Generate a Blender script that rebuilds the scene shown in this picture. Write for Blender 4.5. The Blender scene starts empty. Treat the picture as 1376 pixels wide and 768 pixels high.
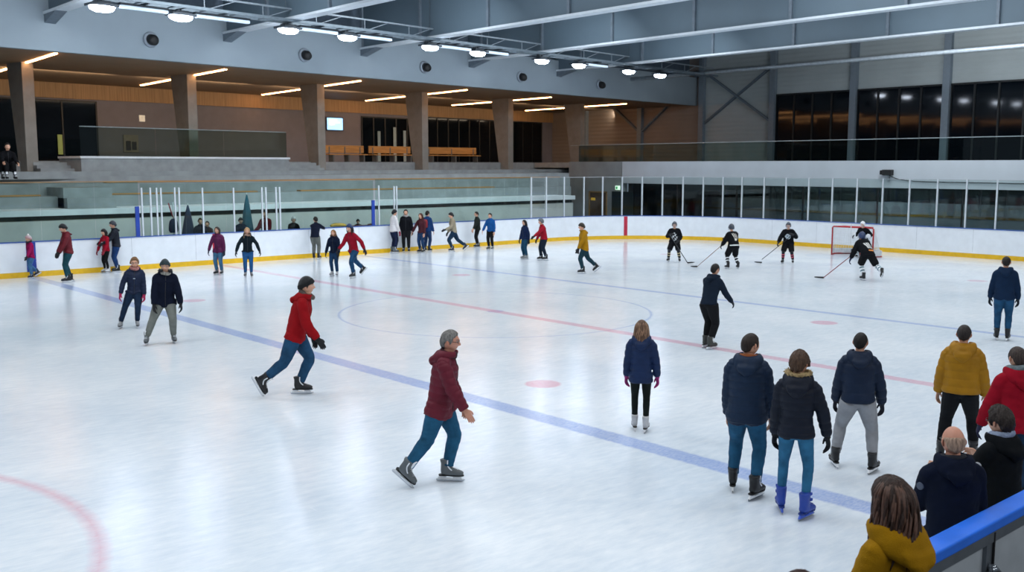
import bpy, math, random
import numpy as np
from mathutils import Vector, Matrix, noise
from mathutils.bvhtree import BVHTree
SC = bpy.context.scene; COL = SC.collection
R = math.radians

# ---------------------------------------------------------------- materials
def lin(c):
    return tuple((v/12.92 if v <= .04045 else ((v+.055)/1.055)**2.4) for v in c)
def hexc(h):
    return lin(tuple(int(h[i:i+2], 16)/255 for i in (0, 2, 4)))
MATS = {}
DYED = {'puffer', 'coat', 'hoodie', 'jersey', 'denim', 'cloth', 'knit', 'glove', 'collar', 'scarf', 'skate', 'pack'}    # cloth weaves reflect less than their swatch
def mat(name, col='808080', rough=.6, metal=0., spec=.5, var=.12, scale=6., bump=0., bscale=40., emit=None, estr=0., stretch=(1, 1, 1), sheen=0.):
    """principled surface with a noise-driven colour variation and optional noise bump"""
    if name in MATS: return MATS[name]
    m = bpy.data.materials.new(name); m.use_nodes = True
    nt = m.node_tree; N = nt.nodes; L = nt.links; b = N['Principled BSDF']
    c = hexc(col)
    if name.split()[0] in DYED: c = tuple(v*.6 for v in c)
    tc = N.new('ShaderNodeTexCoord'); mp = N.new('ShaderNodeMapping'); mp.inputs['Scale'].default_value = stretch
    L.new(tc.outputs['Object'], mp.inputs['Vector'])
    nz = N.new('ShaderNodeTexNoise'); nz.inputs['Scale'].default_value = scale; nz.inputs['Detail'].default_value = 4
    L.new(mp.outputs[0], nz.inputs['Vector'])
    rp = N.new('ShaderNodeValToRGB')
    rp.color_ramp.elements[0].position = .3; rp.color_ramp.elements[1].position = .7
    rp.color_ramp.elements[0].color = tuple(v*(1-var) for v in c)+(1,)
    rp.color_ramp.elements[1].color = tuple(min(1, v*(1+var)) for v in c)+(1,)
    L.new(nz.outputs['Fac'], rp.inputs['Fac']); L.new(rp.outputs['Color'], b.inputs['Base Color'])
    b.inputs['Roughness'].default_value = rough; b.inputs['Metallic'].default_value = metal
    b.inputs['Specular IOR Level'].default_value = spec
    if sheen: b.inputs['Sheen Weight'].default_value = sheen
    if bump:
        n2 = N.new('ShaderNodeTexNoise'); n2.inputs['Scale'].default_value = bscale; n2.inputs['Detail'].default_value = 3
        L.new(mp.outputs[0], n2.inputs['Vector'])
        bp = N.new('ShaderNodeBump'); bp.inputs['Strength'].default_value = bump; bp.inputs['Distance'].default_value = .02
        L.new(n2.outputs['Fac'], bp.inputs['Height']); L.new(bp.outputs['Normal'], b.inputs['Normal'])
    if emit:
        b.inputs['Emission Color'].default_value = hexc(emit)+(1,); b.inputs['Emission Strength'].default_value = estr
    MATS[name] = m
    return m
def attr_mat(name, rough=.55):
    """base colour from the mesh's own colour attribute, broken up by noise"""
    if name in MATS: return MATS[name]
    m = bpy.data.materials.new(name); m.use_nodes = True
    nt = m.node_tree; N = nt.nodes; L = nt.links; b = N['Principled BSDF']
    at = N.new('ShaderNodeAttribute'); at.attribute_name = 'Col'
    nz = N.new('ShaderNodeTexNoise'); nz.inputs['Scale'].default_value = 30
    mx = N.new('ShaderNodeMix'); mx.data_type = 'RGBA'; mx.blend_type = 'MULTIPLY'; mx.inputs[0].default_value = .18
    L.new(at.outputs['Color'], mx.inputs[6]); L.new(nz.outputs['Fac'], mx.inputs[7])
    L.new(mx.outputs[2], b.inputs['Base Color']); b.inputs['Roughness'].default_value = rough
    MATS[name] = m
    return m
def glass_mat(name, tint='d8efe8', refl=.5, rough=.02):
    """thin clear pane: tinted see-through plus a fresnel mirror"""
    if name in MATS: return MATS[name]
    m = bpy.data.materials.new(name); m.use_nodes = True
    nt = m.node_tree; N = nt.nodes; L = nt.links
    N.remove(N['Principled BSDF']); out = N['Material Output']
    tr = N.new('ShaderNodeBsdfTransparent'); gl = N.new('ShaderNodeBsdfGlossy'); fr = N.new('ShaderNodeFresnel'); mx = N.new('ShaderNodeMixShader')
    nz = N.new('ShaderNodeTexNoise'); nz.inputs['Scale'].default_value = .8
    rp = N.new('ShaderNodeValToRGB'); c = hexc(tint)
    rp.color_ramp.elements[0].color = tuple(v*.93 for v in c)+(1,); rp.color_ramp.elements[1].color = c+(1,)
    tc = N.new('ShaderNodeTexCoord'); L.new(tc.outputs['Object'], nz.inputs['Vector'])
    L.new(nz.outputs['Fac'], rp.inputs['Fac']); L.new(rp.outputs['Color'], tr.inputs['Color'])
    gl.inputs['Roughness'].default_value = rough; fr.inputs['IOR'].default_value = 1.45
    ml = N.new('ShaderNodeMath'); ml.operation = 'MULTIPLY'; ml.inputs[1].default_value = refl
    L.new(fr.outputs[0], ml.inputs[0]); L.new(ml.outputs[0], mx.inputs[0])
    L.new(tr.outputs[0], mx.inputs[1]); L.new(gl.outputs[0], mx.inputs[2]); L.new(mx.outputs[0], out.inputs['Surface'])
    MATS[name] = m
    return m

# ---------------------------------------------------------------- objects
def tag(o, label=None, cat=None, group=None, kind=None):
    if label: o['label'] = label
    if cat: o['category'] = cat
    if group: o['group'] = group
    if kind: o['kind'] = kind
    return o
def empty(name, loc=(0, 0, 0), rz=0., sc=1.):
    o = bpy.data.objects.new(name, None); COL.objects.link(o)
    o.location = loc; o.rotation_euler = (0, 0, rz); o.scale = (sc, sc, sc); o.empty_display_size = .1
    return o
def link(name, me, m=None, parent=None, smooth=False):
    if m is not None and not me.materials: me.materials.append(m)
    if smooth: me.polygons.foreach_set('use_smooth', [True]*len(me.polygons))
    o = bpy.data.objects.new(name, me); COL.objects.link(o)
    if parent is not None: o.parent = parent
    return o
class MB:
    """collects closed shapes into one mesh"""
    def __init__(s): s.v = []; s.f = []
    def add(s, v, f):
        k = len(s.v); s.v += [tuple(float(c) for c in p) for p in v]; s.f += [tuple(i+k for i in q) for q in f]; return s
    def box(s, x0, x1, y0, y1, z0, z1):
        return s.add([(x0, y0, z0), (x1, y0, z0), (x1, y1, z0), (x0, y1, z0), (x0, y0, z1), (x1, y0, z1), (x1, y1, z1), (x0, y1, z1)],
                     [(0, 3, 2, 1), (4, 5, 6, 7), (0, 1, 5, 4), (1, 2, 6, 5), (2, 3, 7, 6), (3, 0, 4, 7)])
    def bar(s, a, b, w, h, up=(0, 0, 1)):
        a = np.array(a, float); b = np.array(b, float); d = b-a; d /= np.linalg.norm(d); u = np.array(up, float)
        x = np.cross(d, u); x /= np.linalg.norm(x); y = np.cross(x, d)
        P = [p+x*w/2*i+y*h/2*j for p in (a, b) for i, j in ((-1, -1), (1, -1), (1, 1), (-1, 1))]
        return s.add(P, [(0, 3, 2, 1), (4, 5, 6, 7), (0, 1, 5, 4), (1, 2, 6, 5), (2, 3, 7, 6), (3, 0, 4, 7)])
    def tube(s, pts, r, n=8):
        v, f = tube(pts, [(q, q) for q in (r if isinstance(r, (list, tuple)) else [r]*len(pts))], n=n, sub=1); return s.add(v, f)
    def prism(s, poly, z0, z1):
        n = len(poly)
        return s.add([(x, y, z0) for x, y in poly]+[(x, y, z1) for x, y in poly],
                     [tuple(range(n-1, -1, -1)), tuple(range(n, 2*n))]+[(i, (i+1) % n, n+(i+1) % n, n+i) for i in range(n)])
    def mesh(s, name='m'):
        me = bpy.data.meshes.new(name); me.from_pydata(s.v, [], s.f); me.validate(); me.update(); return me
    def build(s, name, m, parent=None, smooth=False, bevel=0.):
        o = link(name, s.mesh(name), m, parent, smooth)
        if bevel:
            b = o.modifiers.new('bevel', 'BEVEL'); b.width = bevel; b.segments = 2; b.limit_method = 'ANGLE'
        return o
def struct(o, label=None):
    o['kind'] = 'structure'
    if label: o['label'] = label
    return o

def nrm(a):
    a = np.array(a, float); l = np.linalg.norm(a); return a/l if l > 1e-9 else a
def catmull(P, sub):
    P = np.array(P, float)
    if sub <= 1 or len(P) < 3: return P
    Q = np.vstack([2*P[0]-P[1], P, 2*P[-1]-P[-2]]); out = []
    for i in range(1, len(Q)-2):
        p0, p1, p2, p3 = Q[i-1:i+3]
        for k in range(sub):
            t = k/sub
            out.append(.5*((2*p1)+(-p0+p2)*t+(2*p0-5*p1+4*p2-p3)*t*t+(-p0+3*p1-3*p2+p3)*t**3))
    out.append(P[-1]); return np.array(out)
def rings(cs, us, vs, n=14):
    """closed loft through rings with centres cs and axis vectors us, vs (already scaled)"""
    a = np.linspace(0, 2*math.pi, n, endpoint=False); V = []; F = []
    for c, u, w in zip(cs, us, vs):
        for t in a: V.append(np.array(c)+np.array(u)*math.cos(t)+np.array(w)*math.sin(t))
    m = len(cs)
    for i in range(m-1):
        for j in range(n):
            k = (j+1) % n; F.append((i*n+j, i*n+k, (i+1)*n+k, (i+1)*n+j))
    V.append(np.array(cs[0])); V.append(np.array(cs[-1])); s, e = len(V)-2, len(V)-1
    for j in range(n):
        k = (j+1) % n; F.append((s, k, j)); F.append((e, (m-1)*n+j, (m-1)*n+k))
    return V, F
def tube(pts, rad, side=None, n=10, sub=3):
    """tapered tube along pts; rad = (across side axis, across the other axis)"""
    D = catmull(np.hstack([np.array(pts, float), np.array(rad, float)]), sub)
    C = D[:, :3]; Rr = np.maximum(D[:, 3:], .0015); T = np.gradient(C, axis=0)
    if side is None:
        t0 = nrm(T[0]); side = np.cross(t0, (0, 0, 1)) if abs(t0[2]) < .9 else np.cross(t0, (0, 1, 0))
    u = nrm(side); us = []; vs = []
    for t, r in zip(T, Rr):
        t = nrm(t); u = nrm(u-t*np.dot(u, t)); w = np.cross(t, u); us.append(u*r[0]); vs.append(w*r[1])
    return rings(C, us, vs, n)
def remesh(parts, vox, smooth=5, name='m'):
    """voxel union of overlapping closed shapes into one continuous smooth surface"""
    b = MB()
    for v, f in parts: b.add(v, f)
    o = bpy.data.objects.new('tmp', b.mesh()); COL.objects.link(o)
    m = o.modifiers.new('r', 'REMESH'); m.mode = 'VOXEL'; m.voxel_size = vox
    if smooth:
        k = o.modifiers.new('s', 'SMOOTH'); k.factor = .5; k.iterations = smooth
    dg = bpy.context.evaluated_depsgraph_get()
    me = bpy.data.meshes.new_from_object(o.evaluated_get(dg)); me.name = name
    old = o.data; bpy.data.objects.remove(o); bpy.data.meshes.remove(old)
    return me
def mverts(me):
    a = np.empty(len(me.vertices)*3, np.float32); me.vertices.foreach_get('co', a); return a.reshape(-1, 3).astype(float)
def mnorms(me):
    a = np.empty(len(me.vertices)*3, np.float32); me.vertices.foreach_get('normal', a); return a.reshape(-1, 3).astype(float)
def setv(me, V):
    me.vertices.foreach_set('co', np.asarray(V, np.float32).ravel()); me.update()
def faces_of(me): return [tuple(p.vertices) for p in me.polygons]
# ---------------------------------------------------------------- people
def rx(a): c, s = math.cos(a), math.sin(a); return np.array([[1, 0, 0], [0, c, -s], [0, s, c]])
def ry(a): c, s = math.cos(a), math.sin(a); return np.array([[c, 0, s], [0, 1, 0], [-s, 0, c]])
def rz(a): c, s = math.cos(a), math.sin(a); return np.array([[c, -s, 0], [s, c, 0], [0, 0, 1]])
def sstep(a, b, x):
    t = np.clip((x-a)/(b-a), 0, 1); return t*t*(3-2*t)

# ---- head: one dense grid, finer at the front; z up, y forward, centre of skull at origin
HN, HM = 76, 56
def head_grid():
    u = np.linspace(-math.pi, math.pi, HN, endpoint=False)
    phi = u-.45*np.sin(u)                           # phi 0 = face
    th = np.linspace(-math.pi/2, math.pi/2, HM)
    PH, TH = np.meshgrid(phi, th); cx, cy, cz = np.cos(TH)*np.sin(PH), np.cos(TH)*np.cos(PH), np.sin(TH)
    z = .1125*cz; lo = np.clip(-cz, 0, 1); hi = np.clip(cz, 0, 1)
    sx = .0765*(1-.30*lo**1.6)*(1+.10*lo*(1-lo)); sy = np.where(cy > 0, .094*(1-.06*lo), .102*(1-.45*lo**1.2))
    k = 1/np.maximum((np.abs(cx)**2.3+np.abs(cy)**2.3)**(1/2.3), 1e-6)*np.sqrt(cx**2+cy**2)
    x = cx*sx*(1+(k-1)*.7); y = cy*sy*(1+(k-1)*.7)
    f = np.clip(cy, 0, 1)**.7
    g = lambda X, Z, a, b: np.exp(-((x-X)/a)**2-((z-Z)/b)**2)
    y = y-.006*f*sstep(.02, .1, np.abs(x))
    d = .007*np.exp(-(x/.045)**2-((z-.030)/.012)**2)-.011*(g(.033, .008, .017, .012)+g(-.033, .008, .017, .012))
    nw = .0085+.012*sstep(.01, -.035, z)
    d += .026*np.exp(-(x/nw)**2)*sstep(.022, -.030, z)*sstep(-.046, -.034, z)
    d += .006*np.exp(-(x/.024)**2-((z+.064)/.011)**2)-.004*np.exp(-(x/.024)**2-((z+.0635)/.0025)**2)
    d += .011*np.exp(-(x/.024)**2-((z+.1)/.018)**2)+.004*(g(.046, -.022, .02, .02)+g(-.046, -.022, .02, .02))
    y = y+d*f
    return PH, TH, np.stack([x, y, z], -1)
HPH, HTH, HP = head_grid()
def grid_faces(n, m):
    F = []
    for i in range(m-1):
        for j in range(n):
            k = (j+1) % n; F.append((i*n+j, i*n+k, (i+1)*n+k, (i+1)*n+j))
    return F
HF = grid_faces(HN, HM)
def head_parts(skin, hair, brow=True):
    P = HP.reshape(-1, 3); x, y, z = P.T; col = np.tile(np.array(skin), (len(P), 1)); front = y > .04
    def paint(mask, c, a=1.): col[mask] = col[mask]*(1-a)+np.array(c)*a
    paint(front & (((np.abs(x)-.033)/.014)**2+((z-.006)/.0065)**2 < 1), (.75, .74, .72))
    paint(front & (((np.abs(x)-.033)/.0065)**2+((z-.006)/.0065)**2 < 1), (.03, .025, .02))
    paint(front & ((x/.024)**2+((z+.064)/.009)**2 < 1), (.42, .14, .12), .7)
    if brow: paint(front & (((np.abs(x)-.034)/.021)**2+((z-.0285-.05*(.03-np.abs(np.abs(x)-.034)))/.005)**2 < 1), hair, .85)
    paint(front & (((np.abs(x)-.048)/.02)**2+((z+.025)/.018)**2 < 1), (.62, .25, .2), .22)
    V = [tuple(p) for p in P]; F = list(HF); Cc = [tuple(c) for c in col]
    for sd in (-1, 1):                                # ears
        for a in [None]:
            cs, us, vs = [], [], []
            for t in np.linspace(0, 1, 9):
                zz = -.034+.066*t; w = .017*math.sin(math.pi*min(1, .12+t*.84))**.6+.002
                cs.append((sd*(.072+.010*math.sin(math.pi*t)), -.008-.008*t, zz)); us.append(np.array([sd*.35, -.94, 0])*w); vs.append(np.array([sd*.94, .35, 0])*.0065)
            ev, ef = rings(cs, us, vs, 10); k = len(V); V += [tuple(p) for p in ev]; F += [tuple(i+k for i in q) for q in ef]
            Cc += [tuple(np.array(skin)*np.array([1.0, .86, .82]))]*len(ev)
    return V, F, Cc
def shell(off, line, soft=.02, crown=0., fn=None, inner=-.006, top=None):
    """a cap over the skull that dips under the skin below its edge line(phi)"""
    P = HP.copy(); ph, th = HPH, HTH; z = P[..., 2]
    t = sstep(-soft/2, soft/2, z-line(np.abs(ph)))
    if top is not None: t = t*sstep(top+.012, top-.012, z+.02*np.cos(ph))
    base = P.copy(); f = np.clip(np.cos(th)*np.cos(ph), 0, 1)
    sm = np.stack([.079*np.cos(th)*np.sin(ph), np.where(np.cos(ph) > 0, .098, .104)*np.cos(th)*np.cos(ph), .1125*np.sin(th)], -1)
    mix = (t*np.ones_like(z))[..., None]; base = base*(1-mix)+np.maximum(0, 1)*(sm*mix)
    n = sm/np.linalg.norm(sm, axis=-1, keepdims=True)
    o = inner+(off-inner)*t
    if fn is not None: o = o+fn(ph, th, z)*t
    Q = base+n*o[..., None]; Q[..., 2] += crown*np.clip(np.sin(th), 0, 1)**2*t
    return [tuple(p) for p in Q.reshape(-1, 3)], list(HF)
def pw(xs, ys): return lambda p: np.interp(p, np.array(xs)*math.pi/180, ys)
LINE_SHORT = pw([0, 30, 48, 62, 74, 84, 92, 112, 135, 180], [.072, .072, .055, .05, .0, -.028, .012, .004, -.055, -.072])
LINE_BALD = pw([0, 60, 75, 84, 92, 112, 135, 180], [.2, .2, .03, -.028, .012, .004, -.055, -.07])
LINE_LONG = pw([0, 20, 45, 65, 80, 95, 120, 180], [.078, .074, .045, .0, -.04, -.07, -.09, -.1])
LINE_HAT = pw([0, 50, 90, 130, 180], [.040, .030, .000, -.028, -.042])
LINE_HELM = pw([0, 45, 62, 90, 120, 180], [.052, .045, .015, -.045, -.055, -.065])
def add_fringe_noise(seed, amp, fq=26):
    def fn(ph, th, z): return amp*(.6*np.sin(fq*ph+3*np.sin(5*z*20+seed))+.4*np.sin(fq*1.9*ph+seed*2)+.5*np.sin(9*ph+60*z+seed))
    return fn
def strand(pts, r): return tube(pts, [(r*.55, r*.4)]+[(r, r*.7)]*(len(pts)-2)+[(r*.15, r*.15)], n=5, sub=2)
def long_hair(seed, length=.30, strands=70, wav=.012):
    rnd = random.Random(seed); parts = [shell(.014, LINE_LONG, fn=add_fringe_noise(seed, .002))]
    n, m = 30, 14; V = []; F = []
    for lay in (0, 1):
        for i in range(m):
            t = i/(m-1); z = .03-(length+.03)*t
            for j in range(n):
                a = R(78+(282-78)*j/(n-1)); fl = 1+.16*t-.1*math.sin(math.pi*t)
                rr = (1.0-.0*lay)*fl*(1+.03*math.sin(7*a+9*t+seed)); d = .012 if lay == 0 else -.016
                V.append(((.079+d)*rr*math.sin(a), (.104+d)*rr*math.cos(a)-.012*t, z-.03*math.sin(5*a+seed)*t*t))
    for lay in (0, 1):
        for i in range(m-1):
            for j in range(n-1):
                q = [lay*n*m+i*n+j, lay*n*m+i*n+j+1, lay*n*m+(i+1)*n+j+1, lay*n*m+(i+1)*n+j]
                F.append(tuple(q if lay else q[::-1]))
    o = n*m
    for j in range(n-1):
        for i0 in (0, (m-1)*n): F.append((i0+j, i0+j+1, o+i0+j+1, o+i0+j))
    for i in range(m-1):
        for j0 in (0, n-1): F.append((i*n+j0, (i+1)*n+j0, o+(i+1)*n+j0, o+i*n+j0))
    parts.append((V, F))
    for k in range(strands):
        a = R(72+216*rnd.random()); p = []; ph = rnd.random()*6; ln = length*(.8+.35*rnd.random()); w = wav*(.5+rnd.random())
        for i in range(9):
            t = i/8; el = R(80-80*min(1, t*2.6)); zz = .112*math.sin(el) if t < .39 else -(t-.385)/.615*ln
            rr = math.cos(el) if t < .39 else 1+.14*t
            aa = a+.10*math.sin(5*t+ph)*t
            p.append(((.079+.016)*rr*math.sin(aa)+w*t*math.sin(9*t+ph), (.104+.016)*rr*math.cos(aa)-.012*t+w*t*math.cos(8*t+ph), zz))
        parts.append(strand(p, .0065+.003*rnd.random()))
    return parts

# ---- hands (right hand: fingers along -z, thumb forward +y, palm towards -x)
HANDS = {}
def hand_mesh(curl):
    if curl in HANDS: return HANDS[curl]
    P = [tube([(0, 0, .05), (0, 0, .01), (0, .002, -.03), (-.002, .002, -.07), (-.004, 0, -.098)], [(.021, .026), (.021, .027), (.017, .036), (.0165, .042), (.013, .039)], side=(1, 0, 0), n=12)]
    for y, l, r, k in ((.030, .072, .0092, .9), (.0105, .081, .0095, 1.), (-.0105, .074, .0090, 1.08), (-.030, .058, .0080, 1.15)):
        a = R(curl*.45*k); p = np.array([-.002, y, -.088]); pts = [p]
        for q, s in ((.30, 0), (.42, 1), (.30, 2), (.28, 3)):
            p = p+l*q*np.array([-math.sin(a), y*.5*(1-curl/100), -math.cos(a)]); pts.append(p); a += R(curl*k*(.55 if s < 2 else .35))
        P.append(tube(pts, [(r*1.05, r*1.05), (r, r), (r*.98, r*.98), (r*.9, r*.9), (r*.6, r*.6)], n=8, sub=2))
    th = [(-.004, .022, -.018), (-.012, .044, -.045), (-.020, .056, -.072), (-.026-.0002*curl, .058-.0002*curl, -.096)]
    P.append(tube(th, [(.014, .014), (.0125, .0125), (.0105, .0105), (.007, .007)], n=8, sub=3))
    me = remesh(P, .0042, 3, 'hand'); HANDS[curl] = (mverts(me), faces_of(me)); bpy.data.meshes.remove(me)
    return HANDS[curl]

# ---- skates (ankle at origin, toe +y, blade bottom at z -.165)
SK = {}
def skate_meshes(kind, cb, cs, cl, ch):
    key = (kind, cb, cs, cl, ch)
    if key in SK: return SK[key]
    hi = .105 if kind != 'rental' else .13
    shaft = rings([(0, -.022, hi), (0, -.018, hi-.015), (0, -.012, .05), (0, -.01, -.01), (0, .005, -.05), (0, .01, -.082)],
                  [(.054, 0, 0), (.058, 0, 0), (.053, 0, 0), (.049, 0, 0), (.047, 0, 0), (.040, 0, 0)],
                  [(0, .064, .006), (0, .069, .006), (0, .064, 0), (0, .070, 0), (0, .080, 0), (0, .083, 0)], 16)
    ft = tube([(0, -.072, -.052), (0, -.03, -.045), (0, .04, -.046), (0, .10, -.056), (0, .155, -.064), (0, .188, -.070)],
              [(.036, .038), (.045, .048), (.048, .050), (.050, .041), (.044, .032), (.024, .020)], side=(1, 0, 0), n=14)
    boot = remesh([shaft, ft], .0095, 3, 'ice_skate')
    sole = MB(); out = [(.0, -.105), (.026, -.095), (.034, -.05), (.030, .02), (.042, .09), (.040, .14), (.022, .185), (0, .195)]
    out = out+[(-x, y) for x, y in out[-2:0:-1]]; sole.prism(out[::-1], -.098, -.084)
    hold = MB()
    def side(poly, w):
        n = len(poly); hold.add([(-w, y, z) for y, z in poly]+[(w, y, z) for y, z in poly], [tuple(range(n)), tuple(range(2*n-1, n-1, -1))]+[(i, n+i, n+(i+1) % n, (i+1) % n) for i in range(n)])
    side([(-.125, -.140), (.185, -.140), (.165, -.126), (.15, -.096), (.075, -.096), (.065, -.124), (-.015, -.124), (-.025, -.096), (-.095, -.096)], .011)
    blade = MB(); pl = [(-.135, -.150), (-.125, -.165), (.165, -.165), (.20, -.150), (.205, -.136), (-.130, -.136)]; n = len(pl); w = .0025
    blade.add([(-w, y, z) for y, z in pl]+[(w, y, z) for y, z in pl], [tuple(range(n)), tuple(range(2*n-1, n-1, -1))]+[(i, n+i, n+(i+1) % n, (i+1) % n) for i in range(n)])
    lace = MB(); pth = []
    for i in range(15):
        t = i/14; y = .125-.105*min(1, t*1.3)-.02*max(0, t-.75); z = -.024+.02*t*1.3 if t < .7 else -.004+(t-.7)*.42
        yy = np.interp(t, [0, .5, .65, 1], [.128, .068, .052, .040]); zz = np.interp(t, [0, .5, .65, 1], [-.020, .008, .030, .118])
        pth.append(((.026 if i % 2 else -.026), yy+.002, zz))
    lace.tube(pth, .0035, 5)
    if kind == 'hockey':
        lace.add(*tube([(0, .052, .05), (0, .050, .10), (0, .060, .135)], [(.030, .010), (.036, .012), (.030, .008)], side=(1, 0, 0), n=8))
        for sd in (-1, 1): lace.add(*tube([(sd*.047, .06, -.022), (sd*.049, .035, .0), (sd*.052, .012, .04), (sd*.056, .014, .10)], [(.004, .008)]*4, side=(1, 0, 0), n=6))
    if kind == 'rental':
        for zz, yy in ((.115, .04), (.05, .05)):
            lace.box(-.053, .053, yy-.03, yy+.012, zz-.013, zz+.013)
    bm = mat('skate boot '+cb, cb, .45, bump=.15); sm = mat('skate sole '+cs, cs, .6); lm = mat('laces '+cl, cl, .8); hm = mat('blade holder '+ch, ch, .4); st = mat('blade steel', 'c8ccd2', .22, 1., var=.05)
    def M(b, m, nm):
        me = b.mesh(nm); me.materials.append(m); return me
    boot.materials.append(bm); boot.polygons.foreach_set('use_smooth', [True]*len(boot.polygons))
    SK[key] = (boot, M(sole, sm, 'sole'), M(hold, hm, 'blade_holder'), M(blade, st, 'blade'), M(lace, lm, 'laces'))
    return SK[key]

SPINE_L = .57
class Pose:
    def __init__(s, p):
        lean, side, tw = R(p.get('lean', 4)), R(p.get('side', 0)), R(p.get('twist', 0))
        px, py = p.get('pel', (0, 0)); s.feet = {}; zh = 9; B = p.get('build', 1.)
        s.hipw = .088
        for k, sd in (('L', -1), ('R', 1)):
            f = p.get('f'+k, ()); f = list(f)+[sd*.105, 0, 0, 9*sd, 0, 0][len(f):]
            x, y, lift, yaw, pit = f[:5]; roll = f[5] if len(f) > 5 else 0
            Rf = rz(R(-yaw))@rx(R(-pit))@ry(R(roll))
            zz = min((Rf@np.array(q))[2] for q in (((0, .16, -.096), (0, -.095, -.096)) if p.get('shoe') else ((0, .165, -.165), (0, -.125, -.165), (0, .19, -.15))))
            s.feet[k] = (np.array([x, y, -zz+lift]), Rf)
            h = math.hypot(x-(px+sd*s.hipw), y-py); zh = min(zh, -zz+lift+math.sqrt(max(.2, .806**2-h*h)))
        zh -= p.get('crouch', .012); s.zh = zh; s.c0 = np.array([px, py, zh])
        # spine
        ss = np.linspace(-.25, .9, 116); s.ss = ss; cen = []; rot = []; c = None
        s.par = (lean, side, tw)
        rots = [s._rot(q) for q in ss]; i0 = int(np.argmin(abs(ss))); cen = [None]*len(ss); cen[i0] = s.c0.copy()
        for i in range(i0+1, len(ss)): cen[i] = cen[i-1]+rots[i]@np.array([0, 0, ss[i]-ss[i-1]])
        for i in range(i0-1, -1, -1): cen[i] = cen[i+1]-rots[i]@np.array([0, 0, ss[i+1]-ss[i]])
        s.cen = np.array(cen)
        # legs
        s.leg = {}
        for k, sd in (('L', -1), ('R', 1)):
            hip = s.c0+rz(tw*.2)@np.array([sd*s.hipw, 0, 0]); an, Rf = s.feet[k]
            hint = rz(math.atan2(-(Rf@np.array([0, 1, 0]))[0]*.6, 1))@np.array([0, 1, .15])
            s.leg[k] = (hip, ik(hip, an, .42, .396, hint), an)
        # arms
        s.arm = {}; Rt = s.rot(.5)
        for k, sd in (('L', -1), ('R', 1)):
            sh = s.at(.512)+Rt@np.array([sd*.166*B, 0, -.030]); a = p.get('a'+k, (4, 9, 14))
            if a[0] == 't':
                t = np.array(a[1], float); d = t-sh; l = np.linalg.norm(d)
                if l > .545: t = sh+d/l*.545
                s.arm[k] = (sh, ik(sh, t, .292, .262, a[2] if len(a) > 2 else (sd*.5, -.6, -.6)), t)
            else:
                f, ab, e = R(a[0]), R(a[1]), R(a[2]); a2 = R(a[3]) if len(a) > 3 else ab*.55; T = rz(tw)
                d1 = T@np.array([sd*math.sin(ab), math.cos(ab)*math.sin(f), -math.cos(ab)*math.cos(f)])
                d2 = T@np.array([sd*math.sin(a2), math.cos(a2)*math.sin(f+e), -math.cos(a2)*math.cos(f+e)])
                el = sh+d1*.292; s.arm[k] = (sh, el, el+d2*.262)
        hd = p.get('head', (0, 0)); s.Rh = rz(tw+R(-hd[0]))@rx(R(-lean*180/math.pi*.35-hd[1]))@ry(side*.4+R(hd[2] if len(hd) > 2 else 0))
        s.neck = s.at(.598); s.hc = s.neck+s.Rh@np.array([0, .024, .126])
        s.crown = (s.hc+s.Rh@np.array([0, 0, .115]))[2]
    def _rot(s, q):
        lean, side, tw = s.par; t = float(np.clip((q+.08)/.3, 0, 1)); return rz(tw*t)@ry(side*t)@rx(-lean*(.25+.75*t))
    def rot(s, q): return s._rot(q)
    def at(s, q): return np.array([np.interp(q, s.ss, s.cen[:, i]) for i in range(3)])
    def torso(s, rs, n=22, sub=3):
        D = catmull(np.array([(r[0], r[1], r[2], r[3] if len(r) > 3 else 0) for r in rs]), sub); cs, us, vs = [], [], []
        for q, a, b, y in D:
            Rm = s.rot(q); cs.append(s.at(q)+Rm@np.array([0, y, 0])); us.append(Rm[:, 0]*a); vs.append(Rm[:, 1]*b)
        return rings(cs, us, vs, n)
def ik(a, b, l1, l2, hint):
    a = np.array(a); b = np.array(b); d = b-a; l = np.linalg.norm(d); l = min(l, (l1+l2)*.9995); u = nrm(d)
    x = (l1*l1-l2*l2+l*l)/(2*l); h = math.sqrt(max(0, l1*l1-x*x)); w = np.array(hint, float); w = nrm(w-u*np.dot(w, u))
    return a+u*x+w*h
def lerp(a, b, t): return np.array(a)*(1-t)+np.array(b)*t
def limb(j, rad, side=None, n=12, sub=4):
    return tube([lerp(j[int(t)], j[min(2, int(t)+1)], t-int(t)) for t, _, _ in rad], [(a, b) for _, a, b in rad], side, n, sub)
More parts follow.
